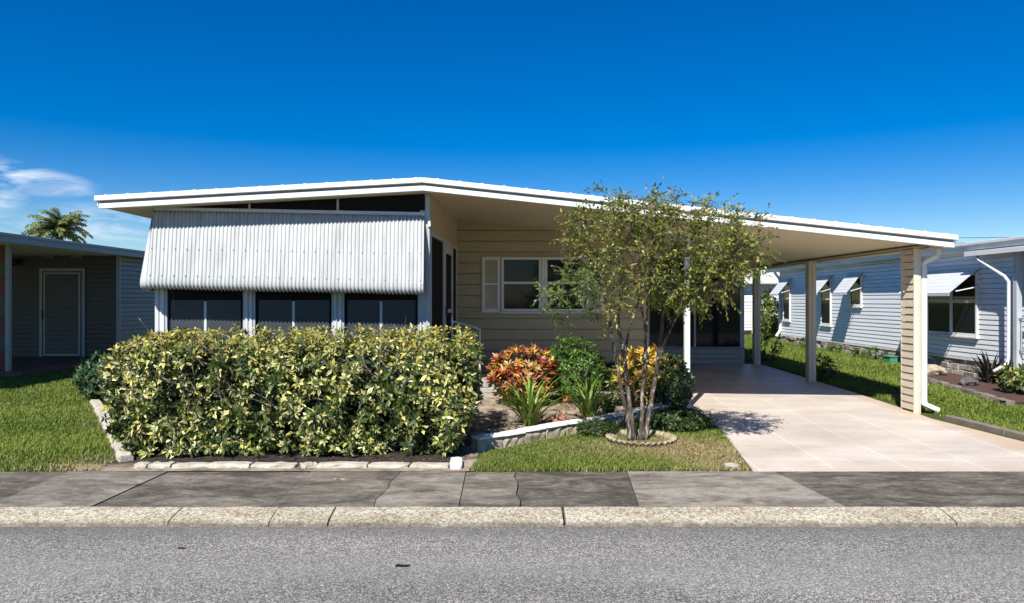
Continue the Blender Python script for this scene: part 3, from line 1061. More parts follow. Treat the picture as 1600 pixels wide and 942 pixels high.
    mb.box((5.86, YR + 0.30, 2.372), (6.09, 23.9, 2.384))
    mb.build('gutter', M['trim'], home)


def corrugated(prof, u0, u1, place, name, flip=False):
    pitch, amp, per = 0.055, 0.0105, 8
    nu = int((u1 - u0) / pitch * per)
    P = np.array(prof) * np.array([0.84, 1.0]) + np.array([0.004, 0])
    # refine the profile
    Q = []
    for a, b in zip(P[:-1], P[1:]):
        for t in np.linspace(0, 1, 3)[:-1]:
            Q.append(a + (b - a) * t)
    Q.append(P[-1])
    Q = np.array(Q)
    T = np.gradient(Q, axis=0)
    T /= np.linalg.norm(T, axis=1, keepdims=True)
    Nn = np.column_stack([-T[:, 1], T[:, 0]])
    mb = MB()
    vs = []
    for i in range(nu + 1):
        u = u0 + (u1 - u0) * i / nu
        d = amp * math.cos(2 * math.pi * (u - u0) / pitch)
        wave = 0.002 * math.sin(u * 3.1) + 0.0015 * math.sin(u * 7.3 + 1)
        for q, n in zip(Q, Nn):
            vs.append(place(u, q[0] + n[0] * (d + wave), q[1] + n[1] * (d + wave)))
    m = len(Q)
    fs = []
    for i in range(nu):
        for j in range(m - 1):
            f = (i * m + j, i * m + j + 1, (i + 1) * m + j + 1, (i + 1) * m + j)
            fs.append(tuple(reversed(f)) if flip else f)
    mb.add(vs, fs)
    o = mb.build(name, M['awning'], home, smooth=True, solidify=0.003)
    # rows of screw heads
    mb = MB()
    for frac in (0.10, 0.48, 0.80):
        j = int(frac * (m - 1) * 0.72)
        u = u0 + pitch * 0.0
        k = 0
        while u < u1:
            q, n = Q[j], Nn[j]
            c = Vector(place(u, q[0] + n[0] * (amp + 0.004), q[1] + n[1] * (amp + 0.004)))
            mb.box(c - Vector((0.006, 0.006, 0.006)), c + Vector((0.006, 0.006, 0.006)))
            u += pitch * 3
    s = mb.build('screw', M['greytrim'], o)
    s['kind'] = 'stuff'
    return o


build_home()


# ================================================================== LEFT NEIGHBOUR
def build_left():
    h = thing('neighbour_house', 'shaded grey house at the far left with open porch and plain door', 'house', (-11.0, 17.0, gz(17)))
    XR, XW, YD = -9.60, -9.90, 17.9
    zf = 0.235
    zfa = 2.74
    mb = MB()
    mb.box((-19, 10.2, zfa + 0.02), (XR - 0.05, 34.0, zfa + 0.15))
    roof = mb.build('roof', M['roofing'], h)
    mb = MB()
    mb.box((XR - 0.045, 10.2, zfa), (XR, 34.0, zfa + 0.165))
    mb.build('fascia', M['palefascia'], roof, bevel=0.006)
    mb = MB()
    mb.box((XR + 0.001, 10.2, zfa + 0.12), (XR + 0.03, 34.0, zfa + 0.18))
    mb.build('drip_edge', M['palefascia'], roof, bevel=0.004)
    # recess wall with the door
    mb = MB()
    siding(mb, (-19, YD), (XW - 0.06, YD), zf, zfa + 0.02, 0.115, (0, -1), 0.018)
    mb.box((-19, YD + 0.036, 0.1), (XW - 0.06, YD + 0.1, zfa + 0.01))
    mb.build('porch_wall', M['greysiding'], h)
    # side wall
    mb = MB()
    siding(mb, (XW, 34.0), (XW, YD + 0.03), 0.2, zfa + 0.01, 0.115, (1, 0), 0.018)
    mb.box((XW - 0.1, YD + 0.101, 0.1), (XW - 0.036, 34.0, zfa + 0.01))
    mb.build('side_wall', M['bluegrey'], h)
    mb = MB()
    mb.box((XW - 0.058, YD - 0.03, 0.15), (XW + 0.03, YD + 0.028, zfa + 0.01))
    mb.build('corner_trim', M['palefascia'], h, bevel=0.004)
    # door
    xa, xb = (63 - 800) / F * YD, (134 - 800) / F * YD
    zd = 1.65 + 49 / F * YD
    mb = MB()
    for p, q, r, s in ((xa, xa + 0.075, zf, zd), (xb - 0.075, xb, zf, zd), (xa + 0.075, xb - 0.075, zd - 0.075, zd)):
        mb.box((p, YD - 0.05, r), (q, YD - 0.02, s))
    fr = mb.build('door_frame', M['palefascia'], h, bevel=0.005)
    mb = MB()
    for p, q, r, s in ((xa + 0.10, xa + 0.15, zf + 0.03, zd - 0.10), (xb - 0.16, xb - 0.11, zf + 0.03, zd - 0.10), (xa + 0.15, xb - 0.16, zd - 0.15, zd - 0.10), (xa + 0.15, xb - 0.16, zf + 0.03, zf + 0.08)):
        mb.box((p, YD - 0.045, r), (q, YD - 0.02, s))
    d = mb.build('door', M['palefascia'], h, bevel=0.003)
    mb = MB()
    siding(mb, (xa + 0.15, YD - 0.024), (xb - 0.16, YD - 0.024), zf + 0.08, zd - 0.15, 0.115, (0, -1), 0.012)
    mb.build('door_panel', M['greydoor'], d)
    mb = MB()
    mb.box((xa + 0.078, YD - 0.085, 1.18), (xa + 0.105, YD - 0.046, 1.42))
    mb.build('handle', M['darkmetal'], d, bevel=0.006)
    for px_ in (76, 120):
        c = (px_ - 800) / F * YD
        zc = 1.65 + 69 / F * YD
        mb = MB()
        mb.box((c - 0.12, YD - 0.035, zc - 0.06), (c + 0.12, YD - 0.019, zc + 0.06))
        v = mb.build('vent', M['palefascia'], h, bevel=0.004)
        mb = MB()
        for k in range(4):
            mb.box((c - 0.10, YD - 0.042, zc - 0.048 + k * 0.025), (c + 0.10, YD - 0.036, zc - 0.032 + k * 0.025))
        mb.build('slat', M['darkmetal'], v)
    # deck
    mb = MB()
    mb.box((-19, 14.2, 0.05), (XW + 0.10, YD - 0.031, zf - 0.003))
    mb.build('deck', M['deck'], h, bevel=0.01)
    # porch post
    xp = (12 - 800) / F * 14.3
    mb = MB()
    mb.box((xp - 0.04, 14.28, zf - 0.003), (xp + 0.04, 14.36, zfa + 0.018))
    mb.build('porch_post', M['palefascia'], h, bevel=0.004)
    # banded screen beside the post
    mb = MB()
    z, k = zf, 0
    while z < zfa - 0.1:
        mb.cur = k % 2
        mb.box((xp - 0.45, 14.40, z), (xp - 0.03 - 0.03 * (k % 2), 14.47, z + 0.37))
        z += 0.37
        k += 1
    mb.build('banded_screen', [M['redpaint'], M['greydoor']], h, bevel=0.004)
    # wall lamp
    xl, zl = (24 - 800) / F * (YD - 0.1), 1.65 + 60 / F * YD
    mb = MB()
    mb.tube([(xl, YD - 0.02, zl), (xl, YD - 0.10, zl + 0.02), (xl, YD - 0.16, zl)], [0.05, 0.03, 0.05], 10)
    mb.tube([(xl, YD - 0.16, zl + 0.07), (xl, YD - 0.16, zl + 0.05), (xl, YD - 0.16, zl - 0.08), (xl, YD - 0.16, zl - 0.12)], [0.03, 0.11, 0.09, 0.04], 12)
    mb.build('wall_lamp', M['darkmetal'], h, smooth=True)


build_left()


# ================================================================== RIGHT NEIGHBOUR
def build_right():
    h = thing('neighbour_house', 'white clapboard house on the right with small slatted window awnings', 'house', (12.0, 18.0, gz(18)))
    X = 9.30
    zb, ze = 0.49, 2.60
    mb = MB()
    siding(mb, (X, 24.6), (X, 11.0), zb, ze + 0.02, 0.098, (-1, 0), 0.016, gap=0.010)
    mb.box((X + 0.036, 11.0, 0.3), (X + 0.12, 24.6, ze + 0.02))
    mb.build('wall', M['whitesiding'], h)
    mb = MB()
    siding(mb, (X + 0.12, 24.62), (17, 24.62), zb, ze, 0.098, (0, 1), 0.016)
    mb.build('wall', M['whitesiding'], h)
    mb = MB()
    mb.box((X - 0.022, 24.56, zb), (X + 0.08, 24.64, ze))
    mb.build('corner_trim', M['white'], h)
    mb = MB()
    mb.box((X - 0.028, 11.0, zb - 0.05), (X + 0.003, 24.6, zb - 0.002))
    mb.build('skirt_trim', M['white'], h)
    # foundation of rough blocks
    mb = MB()
    y = 11.0
    while y < 24.6:
        for r in range(3):
            w = rnd.uniform(0.28, 0.42)
        yy = y
        w = rnd.uniform(0.30, 0.44)
        for r in range(3):
            off = (0.17 if r % 2 else 0)
            x0 = X - 0.02 + rnd.uniform(-0.03, 0.03) + (0.04 if r == 2 else 0)
            g = gz(yy)
            mb.box((x0, yy + off + 0.008, g - 0.03 + r * 0.125), (X + 0.15, yy + off + w - 0.008, g - 0.03 + (r + 1) * 0.125 - 0.010), 0.012)
        y += w
    mb.build('foundation', M['found'], h, bevel=0.012)
    # roof: pitch away from us, white edge and blue grey fascia board
    XE = X - 0.28
    mb = MB()
    mb.hexa([(XE, 10.0, ze + 0.03), (XE + 0.04, 10.0, ze + 0.03), (XE + 0.04, 25.3, ze + 0.03), (XE, 25.3, ze + 0.03)],
            [(XE, 10.0, ze + 0.15), (XE + 0.04, 10.0, ze + 0.15), (XE + 0.04, 25.3, ze + 0.15), (XE, 25.3, ze + 0.15)])
    rf = mb.build('fascia', M['white'], h, bevel=0.006)
    mb = MB()
    mb.box((XE - 0.045, 10.0, ze + 0.12), (XE - 0.002, 25.3, ze + 0.175))
    mb.build('drip_edge', M['white'], rf, bevel=0.005)
    mb = MB()
    mb.hexa([(XE + 0.042, 10.0, ze + 0.021), (17, 10.0, ze + 0.021), (17, 25.3, ze + 0.021), (XE + 0.042, 25.3, ze + 0.021)],
            [(XE + 0.042, 10.0, ze + 0.155), (17, 10.0, ze + 1.05), (17, 25.3, ze + 1.05), (XE + 0.042, 25.3, ze + 0.155)])
    mb.build('roof', M['roofing'], h)

    def yy(px):
        return X * F / (px - 800)

    def window(y0, y1, z0, z1, bars=(), split=None):
        f = 0.055
        mb = MB()
        for a, b, r, s in ((y0, y0 + f, z0, z1), (y1 - f, y1, z0, z1), (y0 + f, y1 - f, z0, z0 + f), (y0 + f, y1 - f, z1 - f, z1)):
            mb.box((X - 0.05, a, r), (X - 0.012, b, s))
        if split:
            mb.box((X - 0.05, split - 0.04, z0 + f), (X - 0.012, split + 0.04, z1 - f))
        w = mb.build('window', M['white'], h, bevel=0.004)
        secs = [(y0 + f, y1 - f)] if not split else [(y0 + f, split - 0.04), (split + 0.04, y1 - f)]
        zm = z0 + (z1 - z0) * 0.55
        for a, b in secs:
            mb = MB()
            mb.box((X - 0.045, a, zm - 0.02), (X - 0.018, b, zm + 0.02))
            mb.build('sash_bar', M['white'], w)
            for r, s in ((z0 + f, zm - 0.02), (zm + 0.02, z1 - f)):
                mb = MB()
                mb.box((X - 0.030, a, r), (X - 0.024, b, s))
                mb.build('pane', M['glass'], w)
        mb = MB()
        mb.box((X - 0.075, y0 - 0.03, z0 - 0.04), (X - 0.012, y1 + 0.03, z0 - 0.002))
        mb.build('sill', M['white'], w, bevel=0.004)

    def awning(y0, y1, ztop, zbot, out):
        n = 7
        mb = MB()
        for k in range(n):
            a, b = k / n, (k + 1) / n
            x0, z0 = X - 0.03 - out * a, ztop + (zbot - ztop) * a
            x1, z1 = X - 0.03 - out * b - 0.02, ztop + (zbot - ztop) * b - 0.012
            mb.hexa([(x1, y0, z1 - 0.008), (x1, y1, z1 - 0.008), (x0, y1, z0 - 0.008), (x0, y0, z0 - 0.008)],
                    [(x1, y0, z1), (x1, y1, z1), (x0, y1, z0), (x0, y0, z0)])
        mb.box((X - 0.03 - out - 0.022, y0, zbot - 0.075), (X - 0.03 - out - 0.012, y1, zbot - 0.022))
        a_ = mb.build('window_awning', M['alu'], h)
        for y in (y0 + 0.02, y1 - 0.02):
            mb = MB()
            mb.bar((X - 0.02, y, zbot + 0.12), (X - out * 0.85, y, zbot + 0.02), 0.018)
            mb.build('arm', M['white'], a_)
    for (pa, pb, z0, z1, out, zbot, sp) in ((1530, 1451, 0.93, 2.20, 0.60, 1.80, yy(1489)), (1348, 1330, 1.50, 2.30, 0.42, 1.86, None), (1300, 1284, 0.93, 2.27, 0.42, 1.86, None), (1236, 1225, 0.98, 2.28, 0.42, 1.86, None)):
        y0, y1 = yy(pa), yy(pb)
        window(y0, y1, z0, z1, split=sp)
        awning(y0 - 0.08, y1 + 0.08, z1 + 0.10, zbot, out)
    # downspout at the far corner
    mb = MB()
    mb.tube([(X - 0.27, 24.5, 2.62), (X - 0.10, 24.5, 2.40), (X - 0.06, 24.5, 2.3), (X - 0.06, 24.5, 0.62), (X - 0.25, 24.35, 0.42)], 0.045, 8)
    mb.build('downspout', M['white'], h)
    # porch at the near end: low roof, post, rail, downspout
    mb = MB()
    mb.box((X - 0.30, 10.0, 2.53), (X + 3, 14.05, 2.60))
    pr = mb.build('porch_roof', M['alu'], h)
    mb = MB()
    mb.box((X - 0.345, 10.0, 2.50), (X - 0.302, 14.08, 2.595))
    mb.build('fascia', M['white'], pr, bevel=0.005)
    yp = 12.85
    mb = MB()
    mb.box((X - 0.17, yp, gz(yp)), (X - 0.07, yp + 0.10, 2.528))
    mb.build('porch_post', M['greytrim'], h, bevel=0.005)
    mb = MB()
    mb.tube([(X - 0.30, 13.75, 2.50), (X - 0.30, 13.70, 2.42), (X - 0.21, 13.10, 2.08), (X - 0.20, 13.02, 1.98), (X - 0.20, 13.02, 0.60), (X - 0.24, 13.0, 0.50), (X - 0.52, 12.95, 0.36)], 0.031, 10)
    mb.build('downspout', M['alu'], h, smooth=True)
    mb = MB()
    for z in (0.75, 1.33):
        mb.bar((X - 0.12, 10.5, z), (X - 0.12, yp - 0.005, z), 0.03)
    y = 10.6
    while y < yp:
        mb.bar((X - 0.12, y, 0.765), (X - 0.12, y, 1.315), 0.014, up=(1, 0, 0))
        y += 0.11
    mb.build('railing', M['greytrim'], h)
    mb = MB()
    mb.box((X - 0.26, 10.0, gz(11) - 0.02), (X - 0.03, 13.2, 0.44))
    mb.build('porch_base', M['concrete'], h, bevel=0.01)


build_right()


def build_far():
    h = thing('far_house', 'bright white house far back in the gap beside the carport', 'house', (12.5, 29.0, gz(29)))
    mb = MB()
    g = gz(27)
    siding(mb, (8.3, 27.0), (17.0, 27.0), g + 0.05, 2.25, 0.12, (0, -1), 0.02)
    mb.box((8.3, 27.04, g - 0.02), (17.0, 34, 2.24))
    mb.build('wall', M['farsiding'], h)
    mb = MB()
    mb.hexa([(8.0, 26.6, 2.26), (17.3, 26.6, 2.26), (17.3, 35, 2.9), (8.0, 35, 2.9)], [(8.0, 26.6, 2.42), (17.3, 26.6, 2.42), (17.3, 35, 3.05), (8.0, 35, 3.05)])
    mb.build('roof', M['roofing'], h, bevel=0.02)
    mb = MB()
    mb.box((8.7, 26.96, g + 0.06), (9.1, 26.978, g + 0.2))
    mb.build('vent', M['darkmetal'], h)


build_far()


# ================================================================== EDGING STONES
def stone(name, cx, cy, length, width, height, ang, mat, label, cat, group, jit=0.012, capmat=None, z=None):
    z = gz(cy) if z is None else z
    t = thing(name, label, cat, (cx, cy, z - 0.02), group) if capmat else None
    mb = MB()
    n = 5
    c, s = math.cos(ang), math.sin(ang)

    def put(u, v, w):
        return (cx + u * c - v * s, cy + u * s + v * c, z + w)
    prof = [(-width / 2, -0.02), (-width / 2 + 0.004, height * 0.55), (-width / 2 + 0.018, height), (width / 2 - 0.015, height), (width / 2, height * 0.5), (width / 2, -0.02)]
    vs = []
    for i in range(n + 1):
        u = -length / 2 + length * i / n
        k = 0.93 if i in (0, n) else 1.0
        for v, w in prof:
            vs.append(put(u + rnd.uniform(-jit, jit) * 0.6, v * k + rnd.uniform(-jit, jit), (w * (0.95 if i in (0, n) else 1)) + (rnd.uniform(-jit, jit) * 0.5 if w > 0 else 0)))
    m = len(prof)
    fs = [(i * m + j, i * m + (j + 1) % m, (i + 1) * m + (j + 1) % m, (i + 1) * m + j) for i in range(n) for j in range(m)]
    fs += [tuple(reversed(range(m))), tuple(n * m + j for j in range(m))]
    mb.add(vs, fs)
    if capmat:
        mb.build('stone_body', mat, t, bevel=0.006)
        mb = MB()
        lo = height - 0.002
        cp = []
        for i in range(n + 1):
            u = -length / 2 + length * i / n
            cp.append([put(u, -width / 2 - 0.006 + rnd.uniform(-0.006, 0.006), lo), put(u, width / 2 - 0.01, lo), put(u, width / 2 - 0.012, lo + 0.022), put(u, -width / 2 + 0.004 + rnd.uniform(-0.006, 0.006), lo + 0.020)])
        vs = [p for r in cp for p in r]
        fs = [(i * 4 + j, i * 4 + (j + 1) % 4, (i + 1) * 4 + (j + 1) % 4, (i + 1) * 4 + j) for i in range(n) for j in range(4)] + [(3, 2, 1, 0), (n * 4, n * 4 + 1, n * 4 + 2, n * 4 + 3)]
        mb.add(vs, fs)
        mb.build('white_top', capmat, t)
        return t
    o = mb.build(name, mat, None, bevel=0.006)
    return tag(o, label, cat, group)


def gpt(x, y):
    Y = 1.764 / ((y - VY) / F + 0.0165)
    return ((x - VX) / F * Y, Y)


ORD = ['first', 'second', 'third', 'fourth', 'fifth', 'sixth', 'seventh', 'eighth', 'ninth', 'tenth', 'eleventh', 'twelfth']


def build_edging():
    spans = [(214, 234), (236, 270), (274, 329), (331, 394), (396, 464), (497, 575), (578, 640), (642, 701)]
    for i, (a, b) in enumerate(spans):
        y = 7.06
        xa, xb = (a - 800) / F * y, (b - 800) / F * y
        stone('edging_stone', (xa + xb) / 2, y + rnd.uniform(-0.01, 0.01), xb - xa, 0.15, 0.036 + rnd.uniform(-0.006, 0.006), rnd.uniform(-0.06, 0.06), M['stoneedge'],
              '%s weathered flat edging stone from the left along the front of the hedge' % ORD[i], 'edging stone', 'edging stones in front of the hedge', 0.013)
    # curved white scrap in the row
    stone('edging_stone', (483 - 800) / F * 7.05, 7.04, 0.15, 0.10, 0.04, 0.5, M['stoneedge'], 'small pale curved stone set askew in the row before the hedge', 'edging stone', 'edging stones in front of the hedge', 0.02)
    stone('edging_stone', (712 - 800) / F * 7.02, 7.10, 0.12, 0.30, 0.055, 0.05, M['whitestone'], 'bright white block at the right end of the hedge edging', 'edging stone', 'edging stones in front of the hedge', 0.012)
    # left diagonal row
    p, q = Vector((-3.93, 7.25)), Vector((-6.42, 10.95))
    n = 9
    for i in range(n):
        c = p + (q - p) * ((i + 0.5) / n)
        L = (q - p).length / n - 0.025
        stone('edging_stone', c.x, c.y, L, 0.14, 0.07, math.atan2(q.y - p.y, q.x - p.x) + rnd.uniform(-0.05, 0.05), M['stoneedge'],
              '%s tan edging block from the sidewalk along the left side of the hedge bed' % ORD[i], 'edging stone', 'edging stones beside the left lawn', 0.012)
    # low split stone wall, two runs
    k = 0
    for (a, b, cnt, cap) in ((gpt(742, 703), gpt(908, 672), 5, 'whitestone'), (gpt(922, 669), gpt(1064, 640), 6, 'stoneedge')):
        a, b = Vector(a), Vector(b)
        for i in range(cnt):
            c = a + (b - a) * ((i + 0.5) / cnt)
            L = (b - a).length / cnt - (0.008 if cap == 'whitestone' else 0.014)
            stone('wall_block', c.x, c.y, L, 0.16, (0.125 if cap == 'whitestone' else 0.115) + rnd.uniform(-0.006, 0.006), math.atan2(b.y - a.y, b.x - a.x) + rnd.uniform(-0.02, 0.02), M['rockface'],
                  '%s split faced wall block from the hedge, %s' % (ORD[k], 'with white painted top' if cap == 'whitestone' else 'with bare tan top'), 'stone block', 'blocks of the low garden wall', 0.014, M[cap])
            k += 1
    # shaded border along the house wall
    for i in range(7):
        x = -0.75 + i * 0.46
        stone('border_block', x, 12.78, 0.44, 0.12, 0.10, rnd.uniform(-0.02, 0.02), M['concrete'], '%s shaded concrete border block from the left below the tan wall' % ORD[i], 'border block', 'border blocks along the house wall', 0.006)
    # scalloped ring round the tree
    cx, cy = 1.49, 8.22
    lab = ['right', 'right rear', 'rear', 'left rear', 'left', 'front left', 'front', 'front right']
    for i in range(8):
        a = i * math.pi / 4 + 0.15
        mb = MB()
        R0, nn = 0.32, 16
        vs = []
        for j in range(nn + 1):
            t = a - 0.37 + 0.74 * j / nn
            hh = 0.045 + 0.022 * abs(math.sin((j / nn) * math.pi * 4))
            for r, w in ((R0 + 0.00, -0.03), (R0 + 0.065, hh), (R0 + 0.02, hh + 0.004), (R0 - 0.05, -0.03)):
                x, y = cx + r * math.cos(t) * 1.05, cy + r * math.sin(t) * 1.05
                vs.append((x, y, gz(y) + w))
        fs = [(j * 4 + k2, (j + 1) * 4 + k2, (j + 1) * 4 + (k2 + 1) % 4, j * 4 + (k2 + 1) % 4) for j in range(nn) for k2 in range(4)] + [(0, 1, 2, 3), (nn * 4 + 3, nn * 4 + 2, nn * 4 + 1, nn * 4)]
        mb.add(vs, fs)
        o = mb.build('tree_ring_stone', M['ring'], None)
        tag(o, 'curved scalloped edging piece at the %s of the tree foot ring' % lab[i], 'edging stone', 'scalloped ring round the tree')
    # timber edge right of the driveway
    mb = MB()
    pts = [(5.80, 9.6), (5.93, 8.6), (6.08, 7.6), (6.2, 6.95)]
    for (a, b) in zip(pts[:-1], pts[1:]):
        mb.bar((a[0] + 0.08, a[1] - 0.006, gz(a[1]) + 0.02), (b[0] + 0.08, b[1] + 0.006, gz(b[1]) + 0.02), 0.10, 0.09)
    tag(mb.build('edging_board', M['wood'], None, bevel=0.01), 'long weathered timber edging along the right side of the driveway', 'edging')
    # neighbour's stones
    p, q = Vector((7.95, 14.2)), Vector((7.45, 10.6))
    for i in range(7):
        c = p + (q - p) * ((i + 0.5) / 7)
        stone('edging_stone', c.x, c.y, 0.49, 0.15, 0.09, math.atan2(q.y - p.y, q.x - p.x) + rnd.uniform(-0.08, 0.08), M['darkrock'] if i % 3 == 1 else M['wood'],
              '%s grey edging stone from the back along the red mulch bed' % ORD[i], 'edging stone', 'edging stones of the red mulch bed', 0.018)
    # round dark rock in the mulch
    for (x, y, r, lb) in ((8.35, 13.0, 0.14, 'dark rounded rock on red mulch beside the spiky plant'), (8.62, 14.55, 0.20, 'tan rough rock lying against the white house foundation')):
        bm = bmesh.new()
        bmesh.ops.create_icosphere(bm, subdivisions=3, radius=r)
        for v in bm.verts:
            n = v.co.normalized()
            k = 1 + 0.16 * math.sin(n.x * 5 + x) + 0.12 * math.sin(n.y * 7 + n.z * 4) + rnd.uniform(-0.04, 0.04)
            v.co = Vector((v.co.x * k * 1.2, v.co.y * k, v.co.z * k * 0.7)) + Vector((x, y, gz(y) + r * 0.35))
        me = bpy.data.meshes.new('rock')
        bm.to_mesh(me)
        bm.free()
        me.materials.append(M['darkrock'] if r < 0.15 else M['rockface'])
        tag(link(bpy.data.objects.new('rock', me)), lb, 'rock')
    # utility cover by the driveway corner
    mb = MB()
    mb.tube([(2.17, 7.02, -0.02), (2.17, 7.02, 0.03), (2.17, 7.02, 0.036)], [0.07, 0.07, 0.06], 20)
    t = mb.build('utility_cover', M['stoneedge'], None)
    tag(t, 'small round pale utility cover in the grass by the driveway corner', 'cover')
    mb = MB()
    mb.box((8.92, 16.75, gz(16.8) - 0.02), (9.1, 17.05, gz(16.8) + 0.15))
    mb.box((8.90, 16.73, gz(16.8) + 0.151), (9.12, 17.07, gz(16.8) + 0.18))
    tag(mb.build('valve_box', M['greenbox'], None, bevel=0.012), 'small green box at the foot of the white house wall', 'box')


build_edging()


# ================================================================== PLANTS
def stems(mb, base, tips, r0, r1, bend=0.15, n=6):
    for t in tips:
        b, t = Vector(base), Vector(t)
        m = (b + t) / 2 + Vector((rnd.uniform(-bend, bend), rnd.uniform(-bend, bend), rnd.uniform(0, bend))) * (t - b).length
        pts = [b * (1 - s) ** 2 + m * 2 * s * (1 - s) + t * s * s for s in np.linspace(0, 1, 6)]
        mb.tube(pts, [r0 + (r1 - r0) * s for s in np.linspace(0, 1, 6)], n)


def build_hedge():
    h = thing('hedge', 'broad clipped hedge with yellow variegated leaves in front of the porch', 'hedge', (-2.25, 8.2, gz(8.2)))
    X0, X1, Y0, Y1, Z1 = -4.33, -0.40, 7.31, 9.3, 1.30
    n = 8200
    fa = rng.choice(4, n, p=[0.50, 0.27, 0.13, 0.10])
    u, v = rng.uniform(0, 1, n), rng.uniform(0, 1, n)
    P = np.zeros((n, 3))
    A = np.zeros((n, 3))
    zlo = 0.07
    f = fa == 0   # front
    P[f] = np.column_stack([X0 + (X1 - X0) * u[f], np.full(f.sum(), Y0), zlo + (Z1 - zlo) * v[f]])
    A[f] = (0, -1, 0.25)
    f = fa == 1   # top
    P[f] = np.column_stack([X0 + (X1 - X0) * u[f], Y0 + (Y1 - Y0) * v[f], np.full(f.sum(), Z1)])
    A[f] = (0, -0.25, 1)
    f = fa == 2   # left
    P[f] = np.column_stack([np.full(f.sum(), X0), Y0 + (Y1 - Y0) * u[f], zlo + (Z1 - zlo) * v[f]])
    A[f] = (-1, -0.1, 0.25)
    f = fa == 3
    P[f] = np.column_stack([np.full(f.sum(), X1), Y0 + (Y1 - Y0) * u[f], zlo + (Z1 - zlo) * v[f]])
    A[f] = (1, -0.1, 0.25)
    c = np.array([(X0 + X1) / 2, (Y0 + Y1) / 2, 0.68])

    def shape(P):
        P = P.copy()
        z = P[:, 2]
        # narrower at the foot, rounded shoulders
        tz = np.clip((0.55 - z) / 0.55, 0, 1)
        foot = 1 - 0.16 * tz ** 1.3
        sh = np.clip((z - 0.95) / 0.37, 0, 1)
        edge = np.clip((np.abs((P[:, 0] - c[0]) / ((X1 - X0) / 2)) - 0.75) / 0.25, 0, 1)
        fe = np.clip((Y0 + 0.4 - P[:, 1]) / 0.4, 0, 1)
        P[:, 0] = c[0] + (P[:, 0] - c[0]) * (foot - 0.035 * sh ** 2)
        left = P[:, 0] < c[0]
        P[:, 2] -= 0.14 * edge ** 2 * sh * np.where(left, 1.0, 0.35) + 0.06 * fe ** 2 * sh
        P[:, 1] += 0.12 * sh ** 2 * fe + 0.10 * tz * fe
        return P
    P = shape(P)
    bul = smooth_noise(P, 3, 3.2)
    A0 = norm(A)
    A = norm(A + rng.normal(0, 0.33, (n, 3)))
    depth = np.abs(rng.normal(0, 0.13, n)) + 0.01
    hole = (smooth_noise(P, 17, 4.2) > 0.42)
    depth = depth + np.where(hole, 0.24, 0)
    bunch = smooth_noise(P, 29, 11.0)
    depth = depth + np.where(bunch < -0.05, 0.13, 0)
    P = P + A0 * (0.06 * bul[:, None]) - A0 * np.minimum(depth, 0.42)[:, None]
    P[:, 2] = np.maximum(P[:, 2], gzn(P[:, 1]) + 0.07)
    k = 7
    # thin the front so that gaps open between the bunches of leaves
    bn = smooth_noise(P, 29, 11.0)
    keepr = (P[:, 2] > 1.08) | (rng.uniform(size=n) < np.where(bn > -0.05, 0.92, 0.45))
    P, A = P[keepr], A[keepr]
    n = len(P)
    LP, LD, LN, LL, LW, idx = rosettes(P, A, k, 0.074, 0.029, 40, 105)
    m = len(LP)
    big = (np.where(P[:, 2] < 1.05, 1.10, 0.85) * rng.uniform(0.7, 1.25, n))[idx]
    LL, LW = LL * big, LW * big
    ytone = smooth_noise(P, 8, 2.3)
    top = np.clip((P[:, 2] - 1.0) / 0.25, 0, 1)
    pale = np.clip(0.52 + 0.46 * ytone - 0.30 * top + rng.normal(0, 0.25, n), 0, 1)[idx]
    r = rng.uniform(size=m)
    cream = pick([(0.66, 0.61, 0.20), (0.76, 0.71, 0.33), (0.56, 0.51, 0.12)], m)
    green = pick([(0.022, 0.042, 0.009), (0.042, 0.068, 0.013), (0.09, 0.11, 0.02)], m)
    olive = pick([(0.30, 0.27, 0.05), (0.46, 0.40, 0.08), (0.20, 0.21, 0.035), (0.24, 0.16, 0.045)], m)
    isc = r < pale * 0.62
    topm = (rng.uniform(size=m) < top[idx] * 0.60)
    edge = np.where(isc[:, None], cream, green * 1.2)
    edge = np.where(topm[:, None], olive * 1.15, edge)
    mid = np.where(isc[:, None] & (rng.uniform(size=m) < 0.55)[:, None], green * 1.4, edge * 0.8)
    leaves('foliage', LP, LD, LN, LL, LW, edge, mid, M['glossleaf'], h, 0.16, 0.15)
    # inner leaves closing the hedge body, coloured near black as shade in the gaps
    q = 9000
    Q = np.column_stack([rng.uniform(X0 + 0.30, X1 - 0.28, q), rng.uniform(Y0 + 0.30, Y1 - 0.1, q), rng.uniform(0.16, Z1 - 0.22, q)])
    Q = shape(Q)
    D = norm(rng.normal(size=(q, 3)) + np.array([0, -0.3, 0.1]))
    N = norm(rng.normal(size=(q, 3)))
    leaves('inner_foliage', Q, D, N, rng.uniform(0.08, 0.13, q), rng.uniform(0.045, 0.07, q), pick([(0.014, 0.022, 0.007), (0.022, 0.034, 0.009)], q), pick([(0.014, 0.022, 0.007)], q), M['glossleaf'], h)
    # woody stems
    mb = MB()
    for i in range(46):
        x = rnd.uniform(X0 + 0.5, X1 - 0.5)
        y = rnd.uniform(7.62, 8.9)
        tips = []
        for j in range(3):
            tips.append((x + rnd.uniform(-0.35, 0.35), y + rnd.uniform(-0.35, 0.1), rnd.uniform(0.6, 1.15)))
        stems(mb, (x, y, gz(y) - 0.02), tips, 0.013, 0.006, 0.25, 5)
    for i in range(75):
        x = rnd.uniform(X0 + 0.2, X1 - 0.2)
        z = rnd.uniform(0.45, 1.15)
        a = rnd.uniform(-1.2, 1.2)
        L = rnd.uniform(0.15, 0.45)
        p = Vector((x, 7.38 + rnd.uniform(-0.04, 0.06), z))
        d = Vector((math.sin(a), -0.12, math.cos(a)))
        mb.tube([p, p + d * L * 0.5 + Vector((rnd.uniform(-0.03, 0.03), -0.01, 0.02)), p + d * L], [0.006, 0.005, 0.003], 5)
